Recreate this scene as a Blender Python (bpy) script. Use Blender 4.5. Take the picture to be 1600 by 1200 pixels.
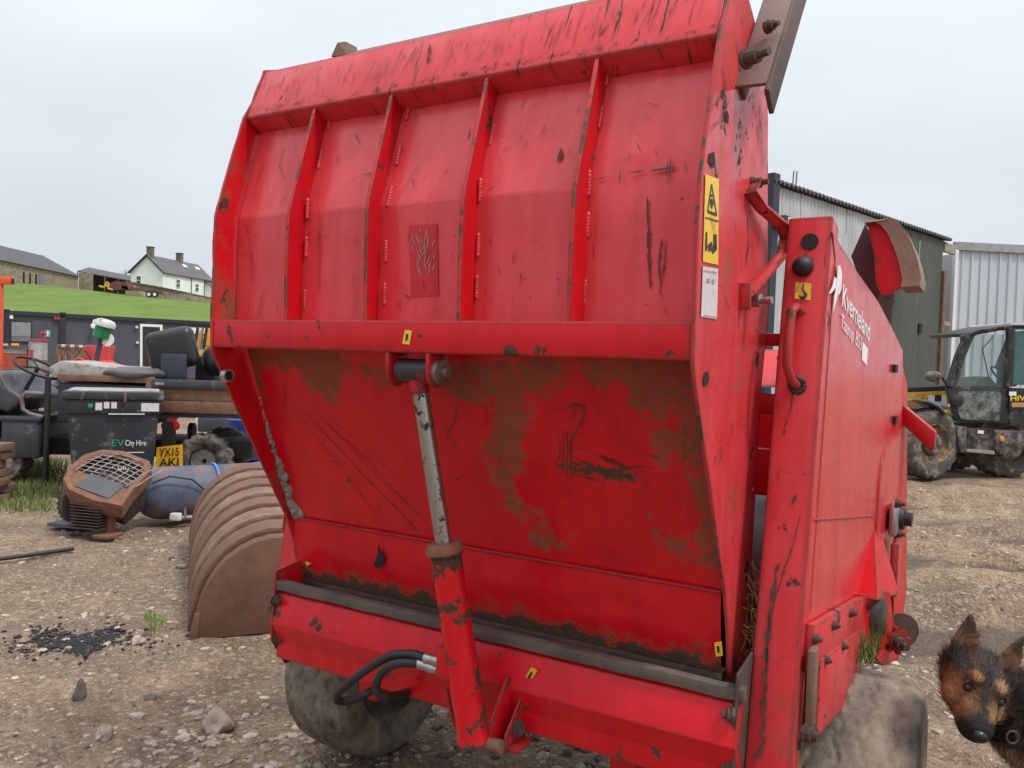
import bpy, bmesh, math, random
from mathutils import Vector, Matrix, noise
random.seed(7)
R = math.radians
sc = bpy.context.scene
for o in list(bpy.data.objects): bpy.data.objects.remove(o)
col = sc.collection

# ------------------------------------------------------------------ camera
FPX, PITCH, ROLL, CAMH = 1258.0, R(1.57), R(1.95), 1.65
fw = Vector((0, math.cos(PITCH), -math.sin(PITCH))); up0 = Vector((0, math.sin(PITCH), math.cos(PITCH))); rt0 = Vector((1, 0, 0))
rt = rt0*math.cos(ROLL) + up0*math.sin(ROLL); upv = up0*math.cos(ROLL) - rt0*math.sin(ROLL)
CO = Vector((0, 0, CAMH))
cd = bpy.data.cameras.new('camera'); cam = bpy.data.objects.new('camera', cd); col.objects.link(cam)
cd.sensor_width = 36; cd.lens = FPX/1600*36; cd.clip_start = .05; cd.clip_end = 3000
m = Matrix((rt, upv, -fw)).transposed().to_4x4(); m.translation = CO; cam.matrix_world = m
sc.camera = cam

# ------------------------------------------------------------------ sky, sun, exposure
SUN_AZ, SUN_EL = R(56), R(58)          # soft high sun, behind the camera to the right
w = bpy.data.worlds.new('World'); sc.world = w; w.use_nodes = True
nt = w.node_tree; N = nt.nodes; LK = nt.links; N.clear()
def nn(t, **k):
    n = N.new(t)
    for a, b in k.items(): setattr(n, a, b)
    return n
out = nn('ShaderNodeOutputWorld'); bg = nn('ShaderNodeBackground'); bg.inputs['Strength'].default_value = .1
sky = nn('ShaderNodeTexSky', sky_type='NISHITA', sun_disc=False, sun_elevation=SUN_EL, sun_rotation=math.pi-SUN_AZ, air_density=1.0, dust_density=2.0)
tc = nn('ShaderNodeTexCoord'); sep = nn('ShaderNodeSeparateXYZ'); LK.new(tc.outputs['Generated'], sep.inputs[0])
mp = nn('ShaderNodeMapping'); mp.inputs['Scale'].default_value = (1, 1, 3.2); LK.new(tc.outputs['Generated'], mp.inputs[0])
nz = nn('ShaderNodeTexNoise'); nz.inputs['Scale'].default_value = 1.7; nz.inputs['Detail'].default_value = 5; nz.inputs['Roughness'].default_value = .5; LK.new(mp.outputs[0], nz.inputs[0])
elev = nn('ShaderNodeMapRange'); elev.inputs[1].default_value = 0; elev.inputs[2].default_value = 1; elev.inputs[3].default_value = 4.8; elev.inputs[4].default_value = 14.0; pw_ = nn('ShaderNodeMath', operation='POWER'); pw_.use_clamp = True; pw_.inputs[1].default_value = 1.7; mz = nn('ShaderNodeMath', operation='MAXIMUM'); mz.inputs[1].default_value = 0; LK.new(sep.outputs['Z'], mz.inputs[0]); LK.new(mz.outputs[0], pw_.inputs[0]); LK.new(pw_.outputs[0], elev.inputs[0])
nr = nn('ShaderNodeMapRange'); nr.inputs[1].default_value = .3; nr.inputs[2].default_value = .7; nr.inputs[3].default_value = .9; nr.inputs[4].default_value = 1.08; LK.new(nz.outputs[0], nr.inputs[0])
mul = nn('ShaderNodeMath', operation='MULTIPLY'); LK.new(elev.outputs[0], mul.inputs[0]); LK.new(nr.outputs[0], mul.inputs[1])
cl = nn('ShaderNodeMixRGB', blend_type='MULTIPLY'); cl.inputs[0].default_value = 1; cl.inputs[1].default_value = (.92, .972, 1.05, 1); LK.new(mul.outputs[0], cl.inputs[2])
mx = nn('ShaderNodeMixRGB'); mx.inputs[0].default_value = .93; LK.new(sky.outputs[0], mx.inputs[1]); LK.new(cl.outputs[0], mx.inputs[2])
LK.new(mx.outputs[0], bg.inputs[0]); LK.new(bg.outputs[0], out.inputs[0])
sd = bpy.data.lights.new('sun', 'SUN'); sd.energy = 1.5; sd.angle = R(10); sd.color = (1, .96, .9)
so = bpy.data.objects.new('sun', sd); col.objects.link(so)
sdir = Vector((math.sin(SUN_AZ)*math.cos(SUN_EL), -math.cos(SUN_AZ)*math.cos(SUN_EL), math.sin(SUN_EL)))
so.rotation_euler = sdir.to_track_quat('Z', 'Y').to_euler()
sc.view_settings.view_transform = 'Standard'; sc.view_settings.look = 'None'; sc.view_settings.exposure = 0.62; sc.view_settings.gamma = 1
sc.render.engine = 'CYCLES'

# ------------------------------------------------------------------ pixel helpers (photo pixels, 1600x1200)
def ray(x, y): return fw + rt*((x-800)/FPX) + upv*((600-y)/FPX)
def hit(x, y, P, n):
    d = ray(x, y); return CO + d*((Vector(P)-CO).dot(n)/d.dot(n))
def gz(x, y, z=0): return hit(x, y, (0, 0, z), Vector((0, 0, 1)))
def gy(x, y, Y): return hit(x, y, (0, Y, 0), Vector((0, 1, 0)))
TH = R(30.44); CM = Vector((-.0026, 2.528, 0))
LU = Vector((math.cos(TH), -math.sin(TH), 0)); FV = Vector((math.sin(TH), math.cos(TH), 0)); UP = Vector((0, 0, 1))
def loc(P): q = P-CM; return Vector((q.dot(LU), q.dot(FV), q.z))
def wor(p): return CM + LU*p[0] + FV*p[1] + UP*p[2]
def mu(x, y, u): return loc(hit(x, y, wor((u, 0, 0)), LU))
def mv(x, y, v): return loc(hit(x, y, wor((0, v, 0)), FV))
def mplane(x, y, p, n):            # plane in machine coordinates
    nw = LU*n[0]+FV*n[1]+UP*n[2]; return loc(hit(x, y, wor(p), nw))

# ------------------------------------------------------------------ mesh helpers
class MB:
    def __init__(s): s.v = []; s.f = []
    def add(s, vs, fs):
        b = len(s.v); s.v += [tuple(p) for p in vs]; s.f += [tuple(i+b for i in f) for f in fs]; return s
    def box(s, c, size, ax=None):
        c = Vector(c); X, Y, Z = ax if ax else (Vector((1,0,0)), Vector((0,1,0)), Vector((0,0,1)))
        a, b, d = X*(size[0]/2), Y*(size[1]/2), Z*(size[2]/2)
        vs = [c+a*i+b*j+d*k for k in(-1,1) for j in(-1,1) for i in(-1,1)]
        return s.add(vs, [(0,2,3,1),(4,5,7,6),(0,1,5,4),(2,6,7,3),(0,4,6,2),(1,3,7,5)])
    def bb(s, a, b): return s.box([(a[i]+b[i])/2 for i in range(3)], [abs(b[i]-a[i]) for i in range(3)])
    def prism(s, poly, off):
        n = len(poly); off = Vector(off); P = [Vector(p) for p in poly]
        return s.add(P+[p+off for p in P], [tuple(range(n))[::-1], tuple(range(n, 2*n))]+[(i, (i+1)%n, n+(i+1)%n, n+i) for i in range(n)])
    def tube(s, path, r, n=12, caps=True, flat=None):
        P = [Vector(p) for p in path]; k = len(P); rs = r if isinstance(r, (list, tuple)) else [r]*k
        t0 = (P[1]-P[0]).normalized(); a = t0.orthogonal().normalized() if flat is None else Vector(flat)
        rings = []
        for i in range(k):
            t = ((P[min(i+1,k-1)]-P[max(i-1,0)])).normalized(); a = (a-t*a.dot(t)).normalized(); b = t.cross(a)
            rings.append([P[i]+(a*math.cos(2*math.pi*j/n)+b*math.sin(2*math.pi*j/n))*rs[i] for j in range(n)])
        return s.loft(rings, caps)
    def bar(s, path, wd, th, side):      # flat bar swept along a path; side = width direction
        P = [Vector(p) for p in path]; k = len(P); S = Vector(side).normalized(); rings = []
        for i in range(k):
            t = (P[min(i+1,k-1)]-P[max(i-1,0)]).normalized(); a = (S-t*S.dot(t)).normalized(); b = t.cross(a)
            rings.append([P[i]+a*(wd/2*x)+b*(th/2*y) for x, y in((-1,-1),(1,-1),(1,1),(-1,1))])
        return s.loft(rings, True)
    def loft(s, rings, caps=True, closed=False):
        n = len(rings[0]); k = len(rings); vs = [p for r_ in rings for p in r_]; fs = []
        for i in range(k if closed else k-1):
            i2 = (i+1)%k
            for j in range(n): fs.append((i*n+j, i*n+(j+1)%n, i2*n+(j+1)%n, i2*n+j))
        if caps and not closed: fs += [tuple(range(n))[::-1], tuple((k-1)*n+j for j in range(n))]
        return s.add(vs, fs)
    def lathe(s, o, ax, prof, n=24, caps=True):
        ax = Vector(ax).normalized(); a = ax.orthogonal().normalized(); b = ax.cross(a); o = Vector(o)
        return s.loft([[o+ax*t+(a*math.cos(2*math.pi*j/n)+b*math.sin(2*math.pi*j/n))*r for j in range(n)] for t, r in prof], caps)
    def grid(s, nu, nv, fn):
        vs = [fn(i/nu, j/nv) for j in range(nv+1) for i in range(nu+1)]
        return s.add(vs, [(j*(nu+1)+i, j*(nu+1)+i+1, (j+1)*(nu+1)+i+1, (j+1)*(nu+1)+i) for j in range(nv) for i in range(nu)])
    def blob(s, c, r, seed=0, amp=.25, sub=2, ax=None):
        bm = bmesh.new(); bmesh.ops.create_icosphere(bm, subdivisions=sub, radius=1); c = Vector(c)
        vs = []
        for v in bm.verts:
            k = 1+amp*noise.noise(v.co*1.3+Vector((seed*3.7, seed*1.3, seed)))*1.6
            vs.append(c+Vector((v.co.x*r[0]*k, v.co.y*r[1]*k, v.co.z*r[2]*k)))
        fs = [tuple(v.index for v in f.verts) for f in bm.faces]; bm.free(); return s.add(vs, fs)
    def build(s, name, mat, parent=None, bevel=0, seg=2, smooth=0, normals=True, edge_mat=None, face_mat=None):
        me = bpy.data.meshes.new(name); me.from_pydata(s.v, [], s.f)
        bm = bmesh.new(); bm.from_mesh(me)
        if normals: bmesh.ops.recalc_face_normals(bm, faces=bm.faces)
        if bevel:
            es = [e for e in bm.edges if len(e.link_faces) == 2 and e.calc_face_angle(0) > R(28)]
            bmesh.ops.bevel(bm, geom=es, offset=bevel, segments=seg, affect='EDGES', profile=.5, clamp_overlap=True)
        bm.to_mesh(me); bm.free()
        if smooth or bevel:
            for p in me.polygons: p.use_smooth = True
            me.set_sharp_from_angle(angle=R(smooth or 35))
        me.materials.append(mat)
        if edge_mat:                       # thin cut edges of a plate standing across the machine
            me.materials.append(edge_mat)
            for p in me.polygons:
                if abs(p.normal.x) < .8: p.material_index = 1
        if face_mat:                       # (material, direction): one face of a plate is coated differently
            me.materials.append(face_mat[0]); k = len(me.materials)-1
            for p in me.polygons:
                if p.normal.dot(Vector(face_mat[1])) > .9: p.material_index = k
        o = bpy.data.objects.new(name, me); col.objects.link(o)
        if parent: o.parent = parent
        return o
def tag(o, label=None, cat=None, group=None, kind=None):
    for k, v in (('label', label), ('category', cat), ('group', group), ('kind', kind)):
        if v: o[k] = v
    return o
def empty(name, at=(0,0,0), rz=0):
    o = bpy.data.objects.new(name, None); col.objects.link(o); o.location = at; o.rotation_euler.z = rz; o.empty_display_size = .1; return o
def text_mesh(name, txt, p0, p1, ptop, mat, parent=None, off=(0,0,0), bold=0.0):
    """flat lettering: baseline p0->p1, cap height towards ptop"""
    c = bpy.data.curves.new(name, 'FONT'); c.body = txt; c.size = 1; c.offset = bold
    t = bpy.data.objects.new(name, c); col.objects.link(t)
    dg = bpy.context.evaluated_depsgraph_get(); me = bpy.data.meshes.new_from_object(t.evaluated_get(dg)); bpy.data.objects.remove(t)
    xs = [v.co.x for v in me.vertices]; x0, x1 = min(xs), max(xs); p0 = Vector(p0); X = (Vector(p1)-p0)/(x1-x0); Y = (Vector(ptop)-p0)/.70
    for v in me.vertices: v.co = p0+X*(v.co.x-x0)+Y*v.co.y+Vector(off)
    me.materials.clear(); me.materials.append(mat); me.name = name
    o = bpy.data.objects.new(name, me); col.objects.link(o); o.parent = parent; return o

# ------------------------------------------------------------------ materials
class Mat:
    def __init__(s, name):
        s.m = bpy.data.materials.new(name); s.m.use_nodes = True; s.t = s.m.node_tree; s.t.nodes.clear()
        s.o = s.n('ShaderNodeOutputMaterial'); s.p = s.n('ShaderNodeBsdfPrincipled'); s.l(s.p.outputs[0], s.o.inputs[0])
        s.tc = s.n('ShaderNodeTexCoord'); s.obj = s.tc.outputs['Object']
    def n(s, t, **k):
        x = s.t.nodes.new(t)
        for a, b in k.items(): setattr(x, a, b)
        return x
    def l(s, a, b): s.t.links.new(a, b)
    def sock(s, x, inp):
        if hasattr(x, 'is_output'): s.l(x, inp)
        elif isinstance(x, tuple): inp.default_value = x if len(x) == 4 or inp.type == 'VECTOR' else x+(1,)
        else: inp.default_value = x
    def noise(s, scale, detail=4, rough=.55, vec=None, stretch=None, out=0, dist=0):
        v = vec or s.obj
        if stretch:
            mp_ = s.n('ShaderNodeMapping'); mp_.inputs['Scale'].default_value = stretch; s.l(v, mp_.inputs[0]); v = mp_.outputs[0]
        x = s.n('ShaderNodeTexNoise'); x.inputs['Scale'].default_value = scale; x.inputs['Detail'].default_value = detail; x.inputs['Roughness'].default_value = rough; x.inputs['Distortion'].default_value = dist
        s.l(v, x.inputs[0]); return x.outputs[out]
    def vor(s, scale, feature='F1', out='Distance', vec=None):
        x = s.n('ShaderNodeTexVoronoi', feature=feature); x.inputs['Scale'].default_value = scale; s.l(vec or s.obj, x.inputs[0]); return x.outputs[out]
    def rng(s, x, a, b, c=0., d=1.):
        k = s.n('ShaderNodeMapRange'); s.sock(x, k.inputs[0])
        for i, q in enumerate((a, b, c, d)): s.sock(q, k.inputs[i+1])
        return k.outputs[0]
    def math(s, op, a, b=0.):
        k = s.n('ShaderNodeMath', operation=op); s.sock(a, k.inputs[0]); s.sock(b, k.inputs[1]); return k.outputs[0]
    def mix(s, f, a, b, mode='MIX'):
        k = s.n('ShaderNodeMixRGB', blend_type=mode); s.sock(f, k.inputs[0]); s.sock(a, k.inputs[1]); s.sock(b, k.inputs[2]); return k.outputs[0]
    def attr(s, name): return s.n('ShaderNodeAttribute', attribute_name=name)
    def sep(s, v=None):
        k = s.n('ShaderNodeSeparateXYZ'); s.l(v or s.obj, k.inputs[0]); return k.outputs
    def bump(s, hgt, strength=.3, dist=.01):
        b = s.n('ShaderNodeBump'); b.inputs['Strength'].default_value = strength; b.inputs['Distance'].default_value = dist; s.l(hgt, b.inputs['Height']); s.l(b.outputs[0], s.p.inputs['Normal'])
    def edge(s, radius=.01):
        bv = s.n('ShaderNodeBevel', samples=2); bv.inputs[0].default_value = radius; g = s.n('ShaderNodeNewGeometry')
        d = s.n('ShaderNodeVectorMath', operation='DOT_PRODUCT'); s.l(bv.outputs[0], d.inputs[0]); s.l(g.outputs['True Normal'], d.inputs[1])
        return s.math('SUBTRACT', 1., d.outputs['Value'])
    def set(s, color=None, rough=None, metal=None, spec=None, **k):
        if color is not None: s.sock(color, s.p.inputs['Base Color'])
        if rough is not None: s.sock(rough, s.p.inputs['Roughness'])
        if metal is not None: s.sock(metal, s.p.inputs['Metallic'])
        if spec is not None: s.sock(spec, s.p.inputs['Specular IOR Level'])
        return s.m
def plain(name, c, rough=.6, metal=0., var=.25, scale=6., bump=.0, dirt=0., dirtc=(.12,.09,.06), spec=.5, bscale=60):
    M = Mat(name); n1 = M.noise(scale, 5); c2 = tuple(x*(1-var) for x in c); c3 = tuple(min(1, x*(1+var*.6)) for x in c)
    cc = M.mix(M.rng(n1, .3, .7), c2, c3)
    if dirt:
        dm = M.rng(M.noise(scale*.8+1.7, 8, .7), .62-dirt*.3, .72-dirt*.3); cc = M.mix(dm, cc, dirtc); M.set(rough=M.rng(dm, 0, 1, rough, .9))
    else: M.set(rough=M.rng(n1, .3, .7, rough*.85, min(1, rough*1.1)))
    if bump: M.bump(M.noise(bscale, 4), bump, .01)
    return M.set(cc, metal=metal, spec=spec)
RUST = (.055, .036, .026)
def red_paint(name, base=(.63, .003, .012), gloss=1., chips=.3, edge=.5, streak=0., dirt=0., rough=.33, fade_glare=.0, bottom=None, attrs=False):
    M = Mat(name); X = M.sep()
    c = M.mix(M.rng(M.noise(2.3, 5), .3, .7), tuple(x*.86 for x in base), base)
    c = M.mix(M.rng(M.noise(7, 6, .65), .2, .8, fade_glare*.5, .03+fade_glare), c, (.74, .18, .185))          # chalky weathering, plus sky glare painted into the upper sheets
    c = M.mix(M.rng(M.noise(1.3, 6, .62, stretch=(16, 16, 1.1)), .42, .72, 0, .34), c, tuple(x*.45 for x in base))      # rain streaks
    c = M.mix(M.rng(M.noise(130, 5, .75), .50, .72, 0, .30/gloss), c, (.22, .012, .012))                                   # fine grime
    c = M.mix(M.rng(M.noise(85, 3, .6), .70, .73), c, (.06, .03, .02))                                               # pin chips
    fine = M.noise(42, 8, .72); big = M.noise(3.1, 3)
    ch = M.rng(M.math('ADD', M.noise(11, 9, .68), M.math('MULTIPLY', big, .35)), .90-.14*chips, .915-.14*chips)
    ch = M.math('MULTIPLY', ch, M.rng(fine, .36, .42))
    e = M.rng(M.math('ADD', M.math('MULTIPLY', M.edge(.02), 4.), M.math('MULTIPLY', M.noise(13, 8, .72), 1.15)), 1.08-.34*edge, 1.12-.34*edge) if edge else 0.
    wear = M.math('MAXIMUM', ch, e) if edge else ch
    if streak:   # fine drag scratches running down the sheet
        s1 = M.noise(1, 5, .6, stretch=(75, 9, 3.2), dist=.4); s2 = M.noise(2.4, 2)
        wear = M.math('MAXIMUM', wear, M.math('MULTIPLY', M.rng(s1, .66-.05*streak, .70-.05*streak), M.rng(s2, .46, .52)))
    if bottom is not None:   # paint flaked off along the lower edge
        hgt = M.math('SUBTRACT', X[2], M.math('MULTIPLY', M.noise(15, 10, .72), bottom[1]))
        wear = M.math('MAXIMUM', wear, M.rng(hgt, bottom[0], bottom[0]-.004))
        c = M.mix(M.math('MULTIPLY', M.rng(hgt, bottom[0]+.035, bottom[0]), M.rng(M.noise(38, 6, .7), .38, .6)), c, (.20, .075, .035))
    if attrs:
        d = M.attr('dirt').outputs['Fac']; k = M.attr('scuff').outputs['Fac']
        dm = M.rng(M.math('ADD', d, M.math('MULTIPLY', M.math('SUBTRACT', M.noise(9, 12, .74), .5), 2.1)), .47, .58)
        c = M.mix(M.math('MULTIPLY', dm, M.rng(M.noise(48, 9, .78), .34, .62, .35, .95)), c, M.mix(M.noise(20, 5), (.085, .050, .022), (.165, .105, .055)))
        sk = M.rng(M.math('ADD', k, M.math('MULTIPLY', M.math('SUBTRACT', M.noise(55, 6, .75), .5), 1.6)), .55, .7)
        c = M.mix(sk, c, (.07, .035, .02)); wetr = M.math('MAXIMUM', dm, sk)
    if dirt:
        dm = M.rng(M.noise(4.2, 9, .7), .66-.2*dirt, .80-.2*dirt); c = M.mix(M.math('MULTIPLY', dm, .75), c, (.16, .095, .05))
    rust = M.mix(M.rng(M.noise(60, 6, .7), .3, .7), (.028, .019, .015), (.105, .055, .03))
    c = M.mix(wear, c, rust)
    r_ = M.rng(M.noise(9, 8, .7), .3, .7, rough*.6, rough*1.7)
    r_ = M.math('MAXIMUM', r_, M.math('MULTIPLY', wear, .85))
    if attrs: r_ = M.math('MAXIMUM', r_, M.math('MULTIPLY', wetr, .8))
    if dirt: r_ = M.math('MAXIMUM', r_, M.math('MULTIPLY', dm, .75))
    M.set(c, r_, spec=.25); M.p.inputs['Coat Weight'].default_value = min(1, .16*gloss); M.p.inputs['Coat IOR'].default_value = 1.5; M.sock(M.math('MAXIMUM', M.rng(M.noise(4, 3), .3, .7, .12, .3), M.math('MULTIPLY', wear, .8)), M.p.inputs['Coat Roughness'])
    M.bump(M.math('ADD', M.math('MULTIPLY', wear, -1.), M.math('MULTIPLY', M.noise(3.5, 2), 2.2)), .35, .0025)
    return M.m
def rusty(name, c=(.13, .085, .062), c2=(.22, .12, .07), rough=.75, metal=.15, scale=9):
    M = Mat(name); a = M.noise(scale, 9, .68); b = M.noise(scale*7, 5, .7)
    cc = M.mix(M.rng(a, .35, .68), c, c2); cc = M.mix(M.rng(b, .55, .75, 0, .6), cc, tuple(x*.45 for x in c)); M.bump(b, .35, .004)
    return M.set(cc, M.rng(a, .3, .7, rough*.75, min(1, rough*1.2)), metal)

RED = red_paint('red_paint', chips=.65, edge=.55)
REDS = red_paint('red_paint_streaked', chips=.2, edge=.6, streak=1., fade_glare=.28)
REDUP = red_paint('red_paint_upper', base=(.68,.005,.014), gloss=2.6, chips=.2, edge=.6, fade_glare=.33, rough=.26)  # upper panels: sky brightness put into the colour on top of chalky fading
M = Mat('worn_plate_edge'); k_ = M.rng(M.noise(11, 9, .72), .44, .50); M.set(M.mix(k_, M.mix(M.noise(50, 5), (.035,.022,.016), (.12,.07,.045)), (.42,.03,.03)), .75); WEDGE = M.m
REDDIRTY = red_paint('red_paint_grimy', chips=.9, edge=.3, dirt=.9)
BEAD = plain('bead_red', (.62,.05,.055), .4, var=.25, scale=30)
REDPL = red_paint('red_paint_end_plate', chips=.75, edge=.75, fade_glare=.30, dirt=.62)
REDPOST = red_paint('red_paint_post', chips=.55, edge=.75, fade_glare=.25, dirt=.3)
REDSIDE = red_paint('red_paint_side', chips=.05, edge=.2, fade_glare=.2, rough=.2)
REDLOW = red_paint('red_paint_lower_panel', chips=.15, edge=.2, attrs=True, rough=.3)
REDSTRIP = red_paint('red_paint_strip', chips=.2, edge=.1, bottom=(.812, .20), rough=.33)
REDCYL = red_paint('red_paint_cylinder', base=(.68,.003,.010), chips=1.45, edge=.2, rough=.28)
DARKRUST = rusty('dark_rust', (.05,.036,.03), (.11,.065,.045)); SCRM = rusty('scratch_brown', (.055,.028,.02), (.13,.055,.035), .85, 0, 30)
RUSTY = rusty('brown_rust'); BLACK = plain('black_rubber', (.018,.018,.02), .6, var=.3)
HOLE = plain('dark_inside', (.012,.010,.010), .8); STEEL = plain('worn_steel', (.42,.40,.38), .35, .85, var=.3, scale=30)
YEL = plain('yellow_sticker', (.80,.52,.03), .45, var=.12, dirt=.15); INK = plain('black_ink', (.02,.02,.02), .5)
WHT = plain('white_lettering', (.80,.79,.77), .45, var=.06); WHTL = plain('white_label', (.62,.60,.58), .5, var=.1, dirt=.2, dirtc=(.45,.40,.38))

# ================================================================== the red bale chopper
MC = empty('bale_chopper', CM, -TH)
tag(MC, 'large worn red bale chopper trailer with ribbed tailgate and central hydraulic ram', 'farm machine')
HW = .746
def vw(v, w_, u=0): return (u, v, w_)
def plate(poly, u0, u1): return MB().prism([(u0, v, w_) for v, w_ in poly], (u1-u0, 0, 0))
# --- tailgate: skin of the upper bent panels
S0, S1, S2 = (-.452, 1.735), (-.449, 2.068), (-.356, 2.40)
def bentskin(poly, nseg, t=.006):
    mb = MB(); 
    for (a, b) in zip(poly[:-1], poly[1:]):
        d = Vector((0, b[0]-a[0], b[1]-a[1])); n = Vector((0, d.z, -d.y)).normalized()*t
        mb.prism([(-HW+.008, a[0], a[1]), (HW-.008, a[0], a[1]), (HW-.008, b[0], b[1]), (-HW+.008, b[0], b[1])], n)
    return mb
mb = MB()
nu = 60; prof = [S0, (S1[0], S1[1]-.004), (S1[0]+.0012, S1[1]+.004), S2]
def dent(u, v, w_):
    d = .0045*noise.noise(Vector((u*4, w_*4, 1.3)))+.0015*noise.noise(Vector((u*13, w_*13, 2)))
    d += .012*math.exp(-((u-.58)**2/.012+(w_-2.07)**2/.0018))
    return v+d
rows = []
for a, b in zip(prof[:-1], prof[1:]):
    k = max(1, int((b[1]-a[1])/.03))
    rows += [(a[0]+(b[0]-a[0])*i/k, a[1]+(b[1]-a[1])*i/k) for i in range(k)]
rows.append(prof[-1])
mb.add([(-HW+.01+(2*HW-.02)*i/nu, dent(-HW+2*HW*i/nu, r_[0], r_[1]), r_[1]) for r_ in rows for i in range(nu+1)],
       [(j*(nu+1)+i, j*(nu+1)+i+1, (j+1)*(nu+1)+i+1, (j+1)*(nu+1)+i) for j in range(len(rows)-1) for i in range(nu)])
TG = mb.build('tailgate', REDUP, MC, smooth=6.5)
# top flange: folded box with its drag-marked face
fl = MB().prism([(-HW, -.426, 2.382), (-HW, -.352, 2.553), (-HW, -.300, 2.536), (-HW, -.350, 2.352), (-HW, -.366, 2.345)], (2*HW, 0, 0))
fl.build('top_flange', REDS, TG, bevel=.008, seg=3)
# a lip of rusty angle iron along the far top edge
MB().prism([(-.45, -.33, 2.556), (-.45, -.29, 2.585), (-.45, -.27, 2.57), (-.45, -.30, 2.54)], (1.19, 0, 0)).build('top_lip', RUSTY, TG)
MB().prism([(-.47, -.345, 2.557), (-.455, -.335, 2.60), (-.435, -.32, 2.605), (-.42, -.33, 2.56)], (0, .05, 0)).build('lip_end', RUSTY, TG)
# ribs
RIBS = [-.458, -.160, .141, .446]
for i, u in enumerate(RIBS):
    lean = random.uniform(-.004, .004)
    rp = [(-.520, 1.748), (-.5225, 1.9), (-.518, 2.045), (-.511, 2.075), (-.422, 2.378), (-.352, 2.40), (-.443, 2.07), (-.446, 1.748)]
    MB().prism([(u+lean*k, v, w_) for k, (v, w_) in enumerate(rp)], (.011, 0, 0)).build('rib', RED, TG, bevel=.0015, seg=1, edge_mat=WEDGE)
    wb = MB()
    for k in range(5):
        w0 = 1.80+k*.135+random.uniform(-.02, .02); vv = S0[0]+.001 if w0 < 2.06 else S1[0]+(w0-2.068)*.277
        for q in range(7): wb.blob((u+.014, vv-.001+.277*q*.008*(w0 > 2.06), w0+q*.008), (.006, .006, .009), seed=i*9+k+q, sub=1, amp=.15)
    wb.build('weld_bead', BEAD, TG, smooth=80)
# end plates (rear edge follows the folds, a little battered)
EP = [(-.300, 2.575), (-.352, 2.556), (-.400, 2.44), (-.430, 2.385), (-.468, 2.27), (-.505, 2.15), (-.528, 2.06), (-.535, 1.95), (-.533, 1.748), (-.531, 1.655), (-.505, 1.605),
      (-.44, 1.49), (-.367, 1.37), (-.285, 1.225), (-.205, 1.09), (-.165, .99), (-.142, .885), (-.11, .845), (-.02, .845), (.035, .90), (.045, 1.14), (.07, 1.61), (.11, 1.79), (.02, 2.30), (.0, 2.39), (-.16, 2.51)]
for sgn in (-1, 1):
    poly = [(v+.005*noise.noise(Vector((w_*9, sgn*3.3, 0))), w_) for v, w_ in EP]
    # densify the edge for small kinks
    dn = []
    for (a, b) in zip(poly, poly[1:]+poly[:1]):
        k = max(1, int(math.hypot(b[0]-a[0], b[1]-a[1])/.03))
        for i in range(k):
            t = i/k; dn.append((a[0]+(b[0]-a[0])*t+(.003*noise.noise(Vector((i*.7, a[1]*8, sgn)))), a[1]+(b[1]-a[1])*t))
    u0 = sgn*HW
    plate(dn, u0, u0+sgn*.009).build('end_plate', REDPL, TG, bevel=.0015, seg=1, edge_mat=WEDGE, face_mat=(REDDIRTY, (1, 0, 0)) if sgn < 0 else None)
# hollow pipe end in the far end plate
MB().lathe((-.738, -.487, 1.578), (1, 0, 0), [(0, .02), (.02, .02), (.02, .015), (.003, .015)], 20).build('pipe_end', STEEL, TG, smooth=40)
MB().lathe((-.735, -.487, 1.578), (1, 0, 0), [(0, .015), (.012, .015)], 20).build('pipe_hole', HOLE, TG)
# rail
MB().bb((-HW-.006, -.530, 1.663), (HW+.002, -.44, 1.748)).build('rail', RED, TG, bevel=.007, seg=3)
# lower panel with stains carried as a mask
LP0, LP1 = Vector((0, -.405, 1.668)), Vector((0, -.176, 1.091)); ND = Vector((0, -(LP0.z-LP1.z), -(LP1.y-LP0.y))).normalized()   # outward (towards the rear)
if ND.y > 0: ND = -ND
mb = MB(); nu, nv = 150, 70
def lpf(a, b):
    P = LP0.lerp(LP1, b); u = -HW+.008+(2*HW-.016)*a
    return P+Vector((u, 0, 0))+ND*(.006*noise.noise(Vector((u*3, b*3, 4)))+.003*noise.noise(Vector((u*9, b*7, 2))))
mb.grid(nu, nv, lpf); LPO = mb.build('lower_panel', REDLOW, TG, smooth=60)
def lp(x, y): return mplane(x, y, LP0, ND)
me = LPO.data; da = me.attributes.new('dirt', 'FLOAT', 'POINT'); sa = me.attributes.new('scuff', 'FLOAT', 'POINT')
def g(x, y, cx, cy, sx, sy, ang=0):
    dx, dy = x-cx, y-cy; c, s_ = math.cos(R(ang)), math.sin(R(ang)); a, b = dx*c+dy*s_, -dx*s_+dy*c
    return math.exp(-(a*a/sx/sx+b*b/sy/sy))
for v in me.vertices:
    u, b = v.co.x, (1.668-v.co.z)/.577
    d = .62*g(u, b, -.62, .05, .22, .16)+.66*g(u, b, -.44, .14, .07, .28)+.5*g(u, b, -.27, .08, .2, .13)+.6*g(u, b, .08, .1, .20, .16)+.72*g(u, b, .17, .42, .10, .30, 12)+.62*g(u, b, .25, .85, .12, .18, -20)
    d += .58*g(u, b, .50, .06, .25, .14)+.8*g(u, b, .735, .55, .07, .7)+.5*g(u, b, .62, .30, .08, .3)+.45*g(u, b, .58, .8, .09, .15)+.55*g(u, b, -.745, .5, .05, .6)+.35*g(u, b, .40, .66, .10, .06)
    k = .62*g(u, b, .37, .50, .20, .055, 14)+.55*g(u, b, .50, .50, .10, .04, 10)+.35*g(u, b, .22, .56, .16, .05, 20)+.42*g(u, b, -.30, .62, .36, .030, 53)+.34*g(u, b, -.24, .58, .40, .022, 53)
    da.data[v.index].value = d; sa.data[v.index].value = k
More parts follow.
